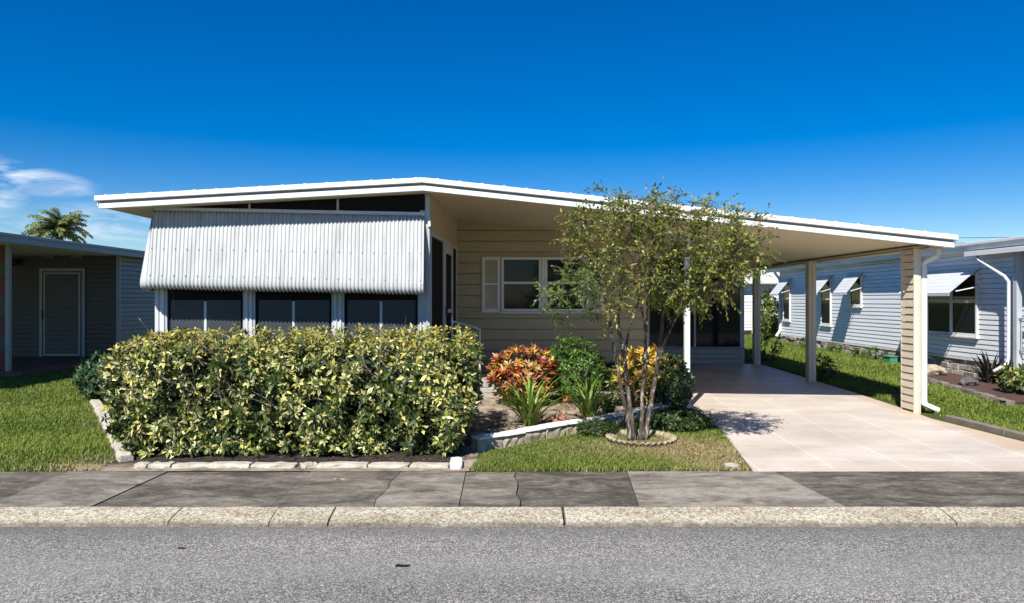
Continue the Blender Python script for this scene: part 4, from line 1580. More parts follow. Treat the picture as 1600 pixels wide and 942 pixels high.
    mb.build('stem', M['bark'], h)


build_hedge()


def bush(name, label, cat, c, rad, nros, k, L, W, palettes, weights, mat='leaf', group=None, lo=35, hi=85, stemn=7, zmin=0.08, ros_col=False, inner=None, up=0.35, seed=0):
    """A shrub of leaf rosettes on an uneven ellipsoid shell with woody stems; c is the ground point, rad the half sizes (z from the foot)."""
    h = thing(name, label, cat, (c[0], c[1], gz(c[1])), group)
    cz = gz(c[1]) + rad[2] * 1.0
    d = norm(rng.normal(size=(nros, 3)))
    bul = 1 + 0.16 * smooth_noise(d * 2.0, 40 + seed, 2.2)
    s = rng.uniform(0.55, 1.0, nros) ** 0.5
    P = np.array([c[0], c[1], cz]) + d * np.array(rad) * (s * bul)[:, None]
    P[:, 2] = np.maximum(P[:, 2], gz(c[1]) + zmin + rng.uniform(0, 0.05, nros))
    A = norm(d + np.array([0, 0, up]) + rng.normal(0, 0.25, (nros, 3)))
    LP, LD, LN, LL, LW, idx = rosettes(P, A, k, L, W, lo, hi)
    m = len(LP)
    if ros_col:
        e = pick(palettes, nros, weights)[idx] * rng.uniform(0.75, 1.2, (m, 1))
        e = np.where((rng.uniform(size=m) < 0.25)[:, None], pick(palettes, m, weights), e)
        # leaves low on a croton are plain dark
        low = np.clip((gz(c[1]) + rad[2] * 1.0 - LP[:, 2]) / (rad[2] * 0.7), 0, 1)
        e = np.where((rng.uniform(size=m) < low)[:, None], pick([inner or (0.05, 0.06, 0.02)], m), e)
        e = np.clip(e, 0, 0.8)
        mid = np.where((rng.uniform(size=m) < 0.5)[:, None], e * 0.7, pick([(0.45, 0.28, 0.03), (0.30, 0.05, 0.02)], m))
    else:
        e = pick(palettes, m, weights)
        mid = e * 0.8
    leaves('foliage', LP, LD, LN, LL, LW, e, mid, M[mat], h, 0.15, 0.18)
    mb = MB()
    tips = [tuple(P[i]) for i in rng.choice(nros, min(stemn, nros), replace=False)]
    stems(mb, (c[0], c[1], gz(c[1]) - 0.02), tips, 0.014, 0.006, 0.18, 5)
    mb.build('stem', M['stem'], h)
    return h


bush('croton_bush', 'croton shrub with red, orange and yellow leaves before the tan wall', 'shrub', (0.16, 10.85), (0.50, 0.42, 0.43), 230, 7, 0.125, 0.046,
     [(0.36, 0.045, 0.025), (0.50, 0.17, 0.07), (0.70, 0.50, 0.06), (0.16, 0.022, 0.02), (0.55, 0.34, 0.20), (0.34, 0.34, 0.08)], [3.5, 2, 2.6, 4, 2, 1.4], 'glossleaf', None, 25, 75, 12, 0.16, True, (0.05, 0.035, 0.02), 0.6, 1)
bush('green_bush', 'bright green leafy bush growing below the window, right of the croton', 'shrub', (0.97, 11.1), (0.48, 0.40, 0.50), 520, 6, 0.085, 0.026,
     [(0.075, 0.16, 0.02), (0.12, 0.23, 0.03), (0.05, 0.11, 0.015)], None, 'leaf', None, 35, 90, 10, 0.10, False, None, 0.5, 2)
bush('croton_bush', 'yellow topped croton shrub directly behind the tree trunks', 'shrub', (1.98, 10.55), (0.42, 0.36, 0.44), 170, 7, 0.125, 0.046,
     [(0.66, 0.50, 0.06), (0.60, 0.40, 0.07), (0.40, 0.20, 0.04), (0.30, 0.32, 0.05)], [4, 3, 1.5, 2], 'glossleaf', None, 25, 75, 10, 0.12, True, (0.045, 0.065, 0.02), 0.6, 3)
bush('variegated_bush', 'low bush with cream edged leaves left of the yellow croton', 'shrub', (1.72, 10.75), (0.24, 0.25, 0.34), 130, 6, 0.10, 0.036,
     [(0.10, 0.15, 0.03), (0.06, 0.10, 0.02), (0.50, 0.47, 0.20)], [4, 4, 1.6], 'glossleaf', None, 35, 85, 8, 0.08, False, None, 0.3, 4)
bush('dark_bush', 'dense dark green bush in front of the slim white post', 'shrub', (2.32, 10.15), (0.26, 0.26, 0.40), 300, 6, 0.075, 0.03,
     [(0.03, 0.06, 0.015), (0.05, 0.085, 0.02), (0.08, 0.11, 0.03)], None, 'glossleaf', None, 35, 90, 8, 0.06, False, None, 0.3, 5)
bush('shade_plant', 'dark shaded low plant along the tan wall right of the green bush', 'shrub', (1.78, 12.45), (0.42, 0.25, 0.22), 200, 6, 0.10, 0.03,
     [(0.03, 0.06, 0.015), (0.05, 0.085, 0.02)], None, 'leaf', None, 35, 85, 8, 0.05, False, None, 0.4, 6)
bush('shade_plant', 'dark low plant in shade under the window behind the croton', 'shrub', (0.45, 12.5), (0.5, 0.2, 0.18), 160, 6, 0.10, 0.03,
     [(0.03, 0.055, 0.015), (0.045, 0.08, 0.02)], None, 'leaf', None, 35, 85, 8, 0.05, False, None, 0.4, 7)
bush('ground_cover', 'low dark green creeping bush right of the tree by the driveway', 'shrub', (2.10, 8.95), (0.42, 0.42, 0.13), 420, 6, 0.05, 0.022,
     [(0.03, 0.06, 0.014), (0.05, 0.09, 0.02), (0.07, 0.11, 0.025)], None, 'leaf', None, 40, 90, 8, 0.02, False, None, 0.8, 8)
bush('ground_cover', 'small dark green creeper patch left of the tree ring below the wall', 'shrub', (1.02, 8.52), (0.26, 0.20, 0.09), 190, 6, 0.045, 0.02,
     [(0.03, 0.06, 0.014), (0.05, 0.09, 0.02), (0.08, 0.11, 0.025)], None, 'leaf', None, 40, 90, 6, 0.02, False, None, 0.8, 9)
bush('dark_bush', 'dark shaded bush at the left end of the hedge beside the lawn', 'shrub', (-6.35, 11.35), (0.62, 0.5, 0.36), 460, 6, 0.09, 0.036,
     [(0.025, 0.06, 0.016), (0.045, 0.09, 0.025), (0.03, 0.07, 0.03)], None, 'glossleaf', None, 35, 90, 9, 0.03, False, None, 0.3, 10)
bush('round_bush', 'sunny green bush standing at the far corner of the white clapboard house', 'shrub', (9.22, 25.6), (0.36, 0.4, 0.82), 420, 6, 0.13, 0.06,
     [(0.09, 0.15, 0.03), (0.14, 0.19, 0.04), (0.20, 0.22, 0.06)], None, 'leaf', None, 35, 90, 8, 0.1, False, None, 0.3, 11)
bush('variegated_bush', 'yellow and green bush in the red mulch bed at the right edge', 'shrub', (8.62, 12.0), (0.32, 0.30, 0.24), 150, 6, 0.11, 0.05,
     [(0.10, 0.14, 0.03), (0.45, 0.42, 0.12), (0.06, 0.09, 0.02)], [3, 2, 3], 'glossleaf', None, 35, 85, 7, 0.04, False, None, 0.4, 12)
bush('low_plant', 'small dark plant at the foot of the middle carport post', 'shrub', (6.02, 13.75), (0.22, 0.22, 0.24), 60, 5, 0.09, 0.04,
     [(0.05, 0.08, 0.02), (0.09, 0.12, 0.03)], None, 'leaf', None, 35, 85, 8, 0.04, False, None, 0.4, 13)
bush('low_plant', 'small dark plant on the lawn beside the rear carport post', 'shrub', (6.15, 17.2), (0.35, 0.3, 0.30), 70, 5, 0.10, 0.04,
     [(0.03, 0.05, 0.014), (0.06, 0.09, 0.02)], None, 'leaf', None, 35, 85, 8, 0.04, False, None, 0.4, 14)
for i, (y, s) in enumerate(((15.9, 0.17), (17.6, 0.20), (18.3, 0.14), (19.9, 0.16), (21.6, 0.18))):
    bush('foundation_weed', '%s small weed from the front along the white house foundation' % ORD[i], 'plant', (8.95 + (i % 2) * 0.08, y), (s, s * 1.5, s * 0.8), 50, 5, 0.07, 0.035,
         [(0.08, 0.14, 0.03), (0.12, 0.17, 0.04)], None, 'leaf', 'weeds along the white house', 35, 85, 4, 0.03, False, None, 0.5, 20 + i)


def strap_plant(name, label, cat, c, n, L, W, pal, spread=0.9, mat='glossleaf', flowers=None, zbase=None):
    h = thing(name, label, cat, (c[0], c[1], gz(c[1])))
    V, Fq, C = [], [], []
    seg = 7
    z = gz(c[1])
    for i in range(n):
        a = rnd.uniform(0, 6.283)
        l = L * rnd.uniform(0.6, 1.15)
        w = W * rnd.uniform(0.7, 1.2)
        el = math.radians(rnd.uniform(48, 86))
        droop = rnd.uniform(0.3, 1.0) * spread
        b = Vector((c[0] + rnd.uniform(-0.07, 0.07), c[1] + rnd.uniform(-0.07, 0.07), z + (zbase or 0)))
        col = np.array(pal[rnd.randrange(len(pal))]) * rnd.uniform(0.8, 1.2)
        p = b.copy()
        side = Vector((-math.sin(a), math.cos(a), 0))
        base = len(V)
        for j in range(seg + 1):
            t = j / seg
            e = el - droop * t * t * 1.5
            if j:
                p = p + Vector((math.cos(a) * math.cos(e), math.sin(a) * math.cos(e), math.sin(e))) * (l / seg)
            ww = w * (1 - t ** 2.2) * (0.7 + 0.6 * min(t * 3, 1) * 0.5) + 0.001
            up = Vector((math.cos(a) * -math.sin(e), math.sin(a) * -math.sin(e), math.cos(e)))
            for q in (-0.5, 0, 0.5):
                V.append(p + side * ww * q + up * (ww * 0.18 if q else 0))
                C.append(col * (0.85 if q == 0 else 1.0))
            if j:
                for q in (0, 1):
                    o = base + (j - 1) * 3 + q
                    Fq.append((o, o + 1, o + 4, o + 3))
    fast_mesh('leaf_blades', np.array([tuple(v) for v in V]), np.array(Fq), M[mat], h, np.array(C))
    if flowers:
        mb = MB()
        for f in flowers:
            for k in range(5):
                q = Vector((c[0] + f[0] + rnd.uniform(-0.03, 0.03), c[1] + f[1], z + f[2] + rnd.uniform(-0.03, 0.03)))
                mb.tube([q, q + Vector((rnd.uniform(-0.02, 0.02), -0.02, 0.03)), q + Vector((rnd.uniform(-0.04, 0.04), -0.03, 0.05))], [0.004, 0.014, 0.003], 6)
            mb.tube([(c[0], c[1], z), (c[0] + f[0], c[1] + f[1], z + f[2])], 0.004, 5)
        mb.build('flower', M['redflower'], h)
    return h


M['redflower'] = simple('orange_red_flower', (0.62, 0.10, 0.04), 0.5)
GP = [(0.13, 0.23, 0.03), (0.21, 0.31, 0.05), (0.09, 0.16, 0.02), (0.36, 0.40, 0.11)]
strap_plant('strap_leaf_plant', 'clump of long green strap leaves beside the hedge, left of its twin', 'plant', (0.24, 9.15), 80, 0.78, 0.040, GP, 1.05)
strap_plant('strap_leaf_plant', 'clump of long green strap leaves in mid bed, nearer the tree', 'plant', (1.02, 9.5), 76, 0.74, 0.040, GP, 1.05, flowers=[(-0.32, -0.28, 0.30)])
strap_plant('strap_leaf_plant', 'low sprawling strap leaf clump just left of the tree trunks', 'plant', (1.32, 9.75), 44, 0.42, 0.03, [(0.05, 0.10, 0.02), (0.09, 0.15, 0.03)], 1.2)
strap_plant('bromeliad', 'small rusty red rosette plant between the two strap leaf clumps', 'plant', (0.58, 9.12), 26, 0.20, 0.032, [(0.34, 0.10, 0.05), (0.40, 0.18, 0.08), (0.15, 0.10, 0.03)], 0.9)
strap_plant('bromeliad', 'dull red rosette plant under the croton shrub', 'plant', (0.42, 10.7), 30, 0.26, 0.034, [(0.30, 0.07, 0.04), (0.36, 0.14, 0.07), (0.12, 0.10, 0.03)], 0.8)
strap_plant('spiky_plant', 'dark purple spiky plant in the red mulch bed near the downspout', 'plant', (8.98, 13.35), 52, 0.62, 0.055, [(0.022, 0.016, 0.02), (0.035, 0.025, 0.03), (0.03, 0.035, 0.025)], 0.55)


def build_lump():
    bm = bmesh.new()
    bmesh.ops.create_icosphere(bm, subdivisions=3, radius=0.10)
    for v in bm.verts:
        n = v.co.normalized()
        k = 1 + 0.14 * math.sin(n.x * 6) + 0.1 * math.sin(n.y * 9 + n.z * 4)
        v.co = Vector((v.co.x * k, v.co.y * k, v.co.z * k * 0.85)) + Vector((0.62, 9.0, gz(9.0) + 0.05))
    me = bpy.data.meshes.new('rock')
    bm.to_mesh(me)
    bm.free()
    me.materials.append(M['terracotta'])
    tag(link(bpy.data.objects.new('rock', me)), 'reddish brown rock behind the low wall between strap leaf clumps', 'rock')


build_lump()


# ------------------------------------------------------------------ tree
def build_tree():
    c = Vector((1.46, 8.22, gz(8.22)))
    t = thing('crape_myrtle', 'slender multi stemmed tree with pale bark and thin olive leaves beside the driveway', 'tree', c)
    Yt = 8.22

    def P(x, y, dy=0.0):
        Y = Yt + dy
        return Vector(((x - VX) / F * Y, Y, CAMH - (y - VY) / F * Y))
    trunk = MB()
    skel = []  # (polyline, radii)

    def curve(pts, n=14):
        pts = [pts[0]] + pts + [pts[-1]]
        out = []
        for i in range(1, len(pts) - 2):
            p0, p1, p2, p3 = pts[i - 1:i + 3]
            for s in np.linspace(0, 1, n // (len(pts) - 3) + 1)[:-1]:
                s = float(s)
                out.append(0.5 * ((2 * p1) + (p2 - p0) * s + (2 * p0 - 5 * p1 + 4 * p2 - p3) * s * s + (3 * p1 - p0 - 3 * p2 + p3) * s ** 3))
        out.append(pts[-2])
        return [p + Vector((rnd.uniform(-1, 1), rnd.uniform(-1, 1), 0)) * 0.006 for p in out]
    mains = [
        ([P(986, 690, -0.03), P(978, 640, -0.08), P(966, 580, -0.14), P(954, 510, -0.18), P(948, 475, -0.2), P(925, 410, -0.32), P(905, 350, -0.4)], 0.040, 0.010),
        ([P(990, 690, 0.02), P(984, 630, 0.03), P(976, 560, 0.1), P(966, 500, 0.16), P(972, 440, 0.2), P(962, 370, 0.25), P(958, 310, 0.25)], 0.046, 0.010),
        ([P(1001, 690, 0.0), P(1004, 620, 0.03), P(1009, 540, 0.0), P(1012, 470, -0.1), P(1020, 400, -0.2), P(1035, 330, -0.25)], 0.040, 0.009),
        ([P(1006, 690, 0.04), P(1017, 630, 0.05), P(1028, 560, 0.02), P(1035, 500, -0.02), P(1046, 440, -0.05), P(1075, 380, -0.15), P(1115, 335, -0.25)], 0.044, 0.010),
        ([P(1028, 562, 0.02), P(1042, 525, -0.02), P(1062, 485, -0.2), P(1095, 440, -0.42), P(1140, 400, -0.65)], 0.026, 0.008),
        ([P(976, 560, 0.1), P(982, 520, 0.2), P(1000, 460, 0.4), P(1012, 400, 0.6), P(1030, 350, 0.7)], 0.024, 0.008),
        ([P(1010, 520, 0.0), P(1002, 480, -0.2), P(992, 430, -0.45), P(985, 375, -0.65), P(990, 330, -0.75)], 0.022, 0.008),
    ]
    ends = []
    for pts, r0, r1 in mains:
        cv = curve(pts, 24)
        rad = [r0 + (r1 - r0) * (i / (len(cv) - 1)) ** 0.8 for i in range(len(cv))]
        rad = [r * 0.76 for r in rad]
        if pts[0].z < 0.2:
            rad[0] *= 1.35
            rad[1] *= 1.15
        trunk.tube(cv, [r * rnd.uniform(0.94, 1.06) for r in rad], 9)
        skel.append((cv, rad))
    # limbs and twigs towards points spread through the crown
    blobs = [((925, 375), -0.25, (0.38, 0.5, 0.34), 40), ((975, 345), -0.1, (0.40, 0.6, 0.30), 46), ((1030, 350), -0.45, (0.42, 0.65, 0.34), 56), ((1090, 365), -0.55, (0.42, 0.6, 0.33), 54),
             ((1140, 390), -0.85, (0.36, 0.45, 0.28), 44), ((1170, 375), -0.7, (0.22, 0.35, 0.22), 24), ((1010, 420), -0.45, (0.46, 0.6, 0.25), 44), ((930, 430), -0.4, (0.40, 0.4, 0.24), 38),
             ((1090, 440), -0.7, (0.38, 0.5, 0.22), 38), ((880, 445), -0.45, (0.25, 0.22, 0.18), 20), ((1125, 345), -0.4, (0.34, 0.4, 0.12), 16), ((1000, 315), -0.1, (0.5, 0.4, 0.10), 20), ((905, 345), -0.3, (0.2, 0.3, 0.16), 12), ((1035, 458), -0.4, (0.36, 0.45, 0.14), 22), ((1105, 462), -0.5, (0.34, 0.4, 0.13), 18), ((1165, 425), -0.9, (0.24, 0.3, 0.14), 14), ((965, 462), -0.45, (0.28, 0.3, 0.14), 12)]
    tips = []
    for (px, dy, rr, n) in blobs:
        cc = P(px[0], px[1], dy)
        for i in range(int(n * 0.52)):
            d = Vector(rng.normal(size=3)).normalized() * (1.12 * rnd.random() ** 0.45)
            tips.append(cc + Vector((d.x * rr[0], d.y * rr[1], d.z * rr[2])))
    # drooping sprays seen low on the left and at the right edge, and thin shoots above the roof line
    extra = [P(858, 478, -0.45), P(872, 495, -0.45), P(850, 455, -0.4), P(930, 480, -0.3), P(945, 500, -0.3), P(1190, 420, -0.7), P(1202, 370, -0.6), P(1200, 395, -0.6), P(1185, 345, -0.5), P(938, 296, 0.0), P(1030, 302, 0.0), P(985, 300, 0.1), P(1098, 318, -0.3), P(1150, 335, -0.4),
             P(1060, 470, -0.1), P(1040, 480, 0.1), P(890, 350, -0.3), P(880, 375, -0.3), P(885, 410, -0.3), P(920, 480, -0.4)]
    tips += extra
    allpts = []
    for cv, rad in skel:
        k = int(len(cv) * 0.42)
        for p, r in list(zip(cv, rad))[k:]:
            allpts.append((p, r))
    twig = MB()
    sprays = []
    for tp in tips:
        best = min(allpts, key=lambda q: (q[0] - tp).length + 0.9 * max(0, q[0].z - tp.z + 0.12))
        b, r = best
        L = (tp - b).length
        m = (b + tp) / 2 + Vector((rnd.uniform(-0.1, 0.1), rnd.uniform(-0.1, 0.1), 0.14)) * L
        pts = [b * (1 - s) ** 2 + m * 2 * s * (1 - s) + tp * s * s for s in [float(x) for x in np.linspace(0, 1, 7)]]
        r0 = min(r * 0.55, 0.009)
        twig.tube(pts, [r0 + (0.0018 - r0) * s for s in np.linspace(0, 1, 7)], 5)
        sprays.append(pts)
        for q, rr in zip(pts[2:5], (0.006, 0.005, 0.004)):
            allpts.append((q, rr))
    # leaves along the outer twigs: alternate, on short side shoots
    LP, LD = [], []
    side = MB()
    for pts in sprays:
        L = sum((pts[i + 1] - pts[i]).length for i in range(6))
        ns = max(4, int(L / 0.075)) + 3
        for j in range(ns):
            s = rnd.uniform(0.25, 1.0)
            i = min(int(s * 6), 5)
            f = s * 6 - i
            p = pts[i] + (pts[i + 1] - pts[i]) * f
            d = Vector(rng.normal(size=3)) + (pts[i + 1] - pts[i]).normalized() * 0.9 + Vector((0, 0, 0.1))
            d.normalize()
            sl = rnd.uniform(0.09, 0.24)
            e = p + d * sl + Vector((0, 0, -0.03))
            side.tube([p, (p + e) / 2 + Vector((0, 0, 0.01)), e], [0.0022, 0.0016, 0.001], 4)
            kk = rnd.randint(5, 9)
            for q in range(kk):
                ff = (q + 1) / kk
                pp = p + (e - p) * ff
                sd = d.cross(Vector((0, 0, 1))) * (1 if q % 2 else -1)
                ld = d * 0.6 + sd * 0.8 + Vector(rng.normal(size=3)) * 0.35 + Vector((0, 0, -0.12))
                LP.append(tuple(pp))
                LD.append(tuple(ld))
    LP, LD = np.array(LP), np.array(LD)
    m = len(LP)
    print('tree leaves', m)
    N = norm(np.array([0, 0, 1.0]) + rng.normal(0, 0.45, (m, 3)))
    tone = smooth_noise(LP, 55, 3.0)
    g = pick([(0.17, 0.235, 0.035), (0.25, 0.29, 0.05), (0.095, 0.155, 0.022)], m)
    br = pick([(0.30, 0.20, 0.06), (0.36, 0.26, 0.08), (0.25, 0.13, 0.05)], m)
    y = pick([(0.46, 0.41, 0.09)], m)
    pb = np.clip(0.11 + 0.16 * tone, 0.02, 0.5)
    r = rng.uniform(size=m)
    col = np.where((r < pb)[:, None], br, np.where((r < pb + 0.17)[:, None], y, g))
    # fresh greener sprays low on the left
    fresh = (LP[:, 0] < 1.0) & (LP[:, 2] < 2.0)
    col = np.where(fresh[:, None], pick([(0.11, 0.19, 0.035), (0.16, 0.22, 0.05)], m), col)
    leaves('crown', LP, LD, N, rng.uniform(0.040, 0.070, m), rng.uniform(0.017, 0.028, m), col, col * 0.85, M['leaf'], t, 0.12, 0.15)
    trunk.add(twig.v, twig.f)
    tr = trunk.build('trunk', M['bark'], t, smooth=True)
    side.build('twig', M['stem'], t)


build_tree()


# ------------------------------------------------------------------ palm behind the left house
def build_palm():
    X, Y = -26.2, 41.0
    t = thing('palm_tree', 'palm crown rising behind the roof of the shaded left house', 'tree', (X, Y, gz(Y)))
    mb = MB()
    pts = [(X + 0.2 * math.sin(z * 0.5), Y, z) for z in np.linspace(gz(Y) - 0.05, 5.6, 10)]
    mb.tube(pts, [0.20 - 0.06 * i / 9 for i in range(10)], 10)
    mb.build('trunk', M['stem'], t, smooth=True)
    top = Vector(pts[-1])
    LP, LD, LL, LW = [], [], [], []
    rib = MB()
    for i in range(64):
        a = i * 2.4 + rnd.uniform(-0.2, 0.2)
        el = math.radians(rnd.uniform(-10, 84))
        L = rnd.uniform(1.5, 2.0)
        p = top.copy()
        pts = [p.copy()]
        for j in range(12):
            e = el - (j / 12) ** 1.3 * rnd.uniform(1.3, 1.6)
            p = p + Vector((math.cos(a) * math.cos(e), math.sin(a) * math.cos(e), math.sin(e))) * (L / 12)
            pts.append(p.copy())
        rib.tube(pts, [0.025 - 0.02 * j / 12 for j in range(13)], 5)
        for j in range(1, 13):
            d = (pts[j] - pts[j - 1]).normalized()
            s = d.cross(Vector((0, 0, 1)))
            for sub in range(5):
                q = pts[j - 1] + (pts[j] - pts[j - 1]) * (sub / 5)
                for sg in (-1, 1):
                    LP.append(tuple(q))
                    LD.append(tuple(d * 0.7 + s * sg * 0.9 + Vector((0, 0, rnd.uniform(-0.9, 0.25)))))
                    LL.append(rnd.uniform(0.35, 0.5) * (1 - 0.5 * j / 13))
                    LW.append(0.05)
    rib.build('frond_rib', M['stem'], t)
    m = len(LP)
    N = norm(np.array([0, 0, 1.0]) + rng.normal(0, 0.4, (m, 3)))
    col = pick([(0.22, 0.27, 0.08), (0.30, 0.34, 0.11), (0.16, 0.21, 0.06)], m)
    leaves('frond', np.array(LP), np.array(LD), N, np.array(LL), np.array(LW), col, col, M['leaf'], t, 0.1, 0.2)


build_palm()


def build_far_tree():
    # bare twig ends of a tree behind the carport roof
    Y = 40.0
    x = (1352 - 800) / F * Y
    t = thing('bare_tree', 'twiggy top of a tree just showing above the carport roof', 'tree', (x, Y, gz(Y)))
    mb = MB()
    mb.tube([(x, Y, gz(Y) - 0.05), (x + 0.1, Y, 2.5), (x - 0.05, Y, 4.6)], [0.16, 0.12, 0.05], 8)
    b = Vector((x - 0.05, Y, 4.5))
    tips = []
    for i in range(40):
        p = b + Vector((rnd.uniform(-0.55, 0.55), rnd.uniform(-0.5, 0.5), rnd.uniform(0.2, 1.45)))
        tips.append(p)
    stems(mb, b, tips, 0.03, 0.008, 0.25, 5)
    mb.build('trunk', M['stem'], t)
    P = np.array([tuple(p + (b - p) * rnd.uniform(0, 0.45)) for p in tips for _ in range(14)])
    m = len(P)
    col = pick([(0.10, 0.09, 0.05), (0.08, 0.10, 0.03)], m)
    leaves('crown', P + rng.normal(0, 0.07, (m, 3)), rng.normal(size=(m, 3)), rng.normal(size=(m, 3)), rng.uniform(0.08, 0.13, m), rng.uniform(0.03, 0.05, m), col, col, M['leaf'], t)


build_far_tree()


# ------------------------------------------------------------------ small things
def build_small():
    # steps and handrail at the porch side door
    h = thing('porch_steps', 'concrete steps with white metal handrail at the porch side door', 'steps', (-0.75, 12.0, gz(12)))
    for i in range(3):
        mb = MB()
        mb.box((-1.02, 11.55, gz(12) - 0.01), (-0.30 - 0.26 * i + 0.2, 12.45, gz(12) + 0.15 * (i + 1)))
        if i == 0:
            mb.build('step', M['concrete'], h, bevel=0.012)
        else:
            mb = MB()
            mb.box((-1.02, 11.55 + 0.003 * i, gz(12) + 0.15 * i + 0.001), (-0.10 - 0.28 * i, 12.45 - 0.003 * i, gz(12) + 0.15 * (i + 1)))
            mb.build('step', M['concrete'], h, bevel=0.012)
    mb = MB()
    mb.tube([(-1.0, 11.62, 1.32), (-0.62, 11.62, 1.22), (-0.52, 11.62, 1.17)], 0.018, 8)
    mb.tube([(-0.53, 11.62, 1.19), (-0.53, 11.62, gz(12) + 0.1)], 0.02, 8)
    mb.tube([(-0.98, 11.62, 1.38), (-0.98, 11.62, gz(12) + 0.4)], 0.02, 8)
    mb.build('handrail', M['white'], h)
    # power lines crossing far behind on the right
    for i, (z, dz) in enumerate(((7.05, 0.55), (6.60, 0.5))):
        mb = MB()
        pts = []
        for s in np.linspace(0, 1, 14):
            x = 32.0 + 52 * s
            pts.append((x, 62.0 - 6 * s, z + 1.6 * s - 1.2 * 4 * s * (1 - s) * 0.5))
        mb.tube(pts, 0.022, 5)
        tag(mb.build('power_line', M['darkmetal'], None), ('upper' if i == 0 else 'lower') + ' of two thin power lines above the white house roof', 'cable', 'power lines')
    # fallen leaves
    for (x, y, z, s, lb) in ((gpt(632, 868)[0], 4.62, -0.074, 0.05, 'dark curled fallen leaf on the asphalt below the hedge'), (-2.3, 4.95, -0.074, 0.03, 'tiny dark leaf on the asphalt near the kerb at left'), ((530 - 800) / F * 6.55, 6.55, 0.004, 0.05, 'pale fallen leaf on the stained sidewalk slab before the hedge')):
        V = []
        n = 7
        for j in range(n + 1):
            t = j / n
            w = 0.45 * s * math.sin(math.pi * min(t * 0.95 + 0.05, 1))
            for q in (-1, 0, 1):
                V.append((x + (t - 0.5) * 2 * s, y + q * w, z + 0.006 * abs(q) * math.sin(t * 7 + q) + 0.005 * math.sin(t * 3)))
        Fq = [(j * 3 + q, j * 3 + q + 1, (j + 1) * 3 + q + 1, (j + 1) * 3 + q) for j in range(n) for q in (0, 1)]
        c = np.array((0.03, 0.022, 0.016)) if 'dark' in lb else np.array((0.45, 0.42, 0.25))
        tag(fast_mesh('fallen_leaf', np.array(V), np.array(Fq), M['leaf'], None, np.tile(c, (len(V), 1))), lb, 'leaf')


build_small()


def build_mulch():
    """bark chips and dead leaves scattered over the bed"""
    n = 9000
    P = rng.uniform((-4.0, 7.2), (2.4, 12.4), (n, 2))
    poly = [(-3.7, 7.18), (-0.5, 7.2), (-0.42, 7.8), (0.8, 9.05), (1.6, 9.9), (2.4, 10.6), (2.4, 11.7), (-3.7, 11.7)]
    P = P[in_poly(P, poly)]
    B = np.column_stack([P, gzn(P[:, 1]) + 0.008])
    keep = (smooth_noise(B, 71, 2.0) > 0.25) | (B[:, 1] < 8.6)
    B = B[keep]
    m = len(B)
    D = rng.normal(size=(m, 3)) * np.array([1, 1, 0.25])
    N = norm(np.array([0, 0, 1.0]) + rng.normal(0, 0.35, (m, 3)))
    col = pick([(0.06, 0.038, 0.025), (0.11, 0.07, 0.045), (0.035, 0.026, 0.02), (0.20, 0.14, 0.085)], m, [4, 3, 4, 1])
    o = leaves('mulch', B, D, N, rng.uniform(0.025, 0.07, m), rng.uniform(0.012, 0.03, m), col, col, M['blade'], None)
    tag(o, 'dark bark chips and dead leaves scattered over the planting bed', 'mulch', None, 'stuff')


build_mulch()

# ================================================================== LIGHT, SKY, CAMERA
Ldir = Vector((0.34, 0.83, -1.0)).normalized()
S = -Ldir
el = math.asin(S.z)
sun = bpy.data.lights.new('sun', 'SUN')
sun.energy = 5.0
sun.angle = math.radians(0.5)
sun.color = (1.0, 0.965, 0.90)
so = bpy.data.objects.new('sun', sun)
so.rotation_euler = Ldir.to_track_quat('-Z', 'Y').to_euler()
so.location = (-10, -20, 30)
link(so)

w = bpy.data.worlds.new('World')
sc.world = w
w.use_nodes = True
nt = w.node_tree
bg = nt.nodes['Background']
sky = nt.nodes.new('ShaderNodeTexSky')
sky.sky_type = 'NISHITA'
sky.sun_disc = False
sky.sun_elevation = el
sky.sun_rotation = math.atan2(S.x, S.y)
sky.altitude = 0
sky.air_density = 1.0
sky.dust_density = 0.0
sky.ozone_density = 4.5


def wn(kind, **kw):
    n = nt.nodes.new(kind)
    for k, v in kw.items():
        setattr(n, k, v)
    return n


def wm(op, a, b=0.0, clamp=False):
    n = wn('ShaderNodeMath', operation=op, use_clamp=clamp)
    for i, v in enumerate((a, b)):
        if isinstance(v, bpy.types.NodeSocket):
            nt.links.new(v, n.inputs[i])
        else:
            n.inputs[i].default_value = v
    return n.outputs[0]


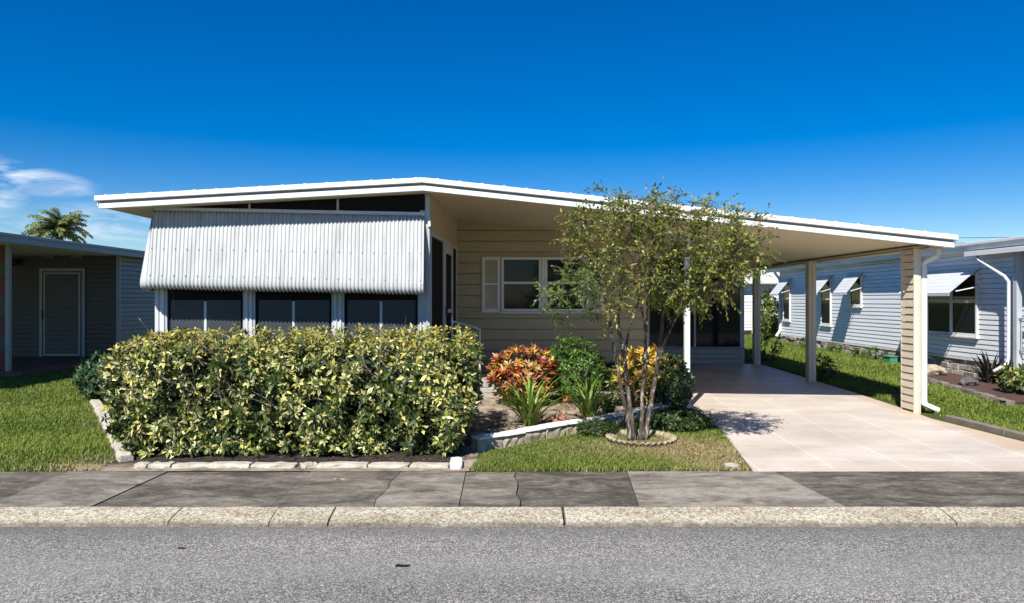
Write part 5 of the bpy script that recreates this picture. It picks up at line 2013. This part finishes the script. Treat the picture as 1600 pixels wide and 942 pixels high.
hs = wn('ShaderNodeHueSaturation')
hs.inputs['Saturation'].default_value = 1.55
hs.inputs['Hue'].default_value = 0.512
hs.inputs['Value'].default_value = 1.0
nt.links.new(sky.outputs[0], hs.inputs['Color'])
tc = wn('ShaderNodeTexCoord')
sp = wn('ShaderNodeSeparateXYZ')
nt.links.new(tc.outputs['Generated'], sp.inputs[0])
az = wm('ARCTAN2', sp.outputs[0], sp.outputs[1])
elv = wm('ARCSINE', sp.outputs[2])
cb = wn('ShaderNodeCombineXYZ')
nt.links.new(wm('MULTIPLY', az, 5.0), cb.inputs[0])
nt.links.new(wm('MULTIPLY', elv, 16.0), cb.inputs[1])
nz = wn('ShaderNodeTexNoise')
nz.inputs['Scale'].default_value = 2.3
nz.inputs['Detail'].default_value = 9
nz.inputs['Roughness'].default_value = 0.58
nz.inputs['Distortion'].default_value = 0.9
nt.links.new(cb.outputs[0], nz.inputs['Vector'])


def blob(a0, e0, ra, re, slope=0.0):
    da = wm('DIVIDE', wm('SUBTRACT', az, a0), ra)
    de = wm('DIVIDE', wm('SUBTRACT', wm('SUBTRACT', elv, e0), wm('MULTIPLY', wm('SUBTRACT', az, a0), slope)), re)
    r2 = wm('ADD', wm('MULTIPLY', da, da), wm('MULTIPLY', de, de))
    return wm('SUBTRACT', 1.0, r2, clamp=True)


mask = wm('MAXIMUM', wm('MULTIPLY', blob(-0.64, 0.143, 0.12, 0.021, -0.08), 1.0), wm('MULTIPLY', blob(-0.52, 0.085, 0.11, 0.035), 0.48))
mask = wm('MAXIMUM', mask, wm('MULTIPLY', blob(-0.64, 0.12, 0.045, 0.05), 0.8))
fac = wm('MULTIPLY', wm('MULTIPLY', wm('SUBTRACT', nz.outputs['Fac'], 0.42), 4.2, clamp=True), mask, clamp=True)
mx = wn('ShaderNodeMix', data_type='RGBA')
nt.links.new(fac, mx.inputs[0])
nt.links.new(hs.outputs[0], mx.inputs[6])
mx.inputs[7].default_value = (9.5, 9.8, 10.2, 1)
nt.links.new(mx.outputs[2], bg.inputs['Color'])
bg.inputs['Strength'].default_value = 0.070

cam = bpy.data.cameras.new('camera')
cam.lens = F / 1600 * 36
cam.sensor_width = 36
cam.sensor_fit = 'HORIZONTAL'
cam.shift_y = -2.0 / 1600
cam.clip_end = 2000
cam.clip_start = 0.05
co = bpy.data.objects.new('camera', cam)
co.location = (0, 0, CAMH)
co.rotation_euler = (math.radians(90), 0, 0)
link(co)
sc.camera = co
sc.view_settings.view_transform = 'Standard'
sc.view_settings.look = 'None'
sc.view_settings.exposure = 0.72
sc.view_settings.gamma = 1.0
sc.view_settings.use_curve_mapping = False
sc.cycles.max_bounces = 6
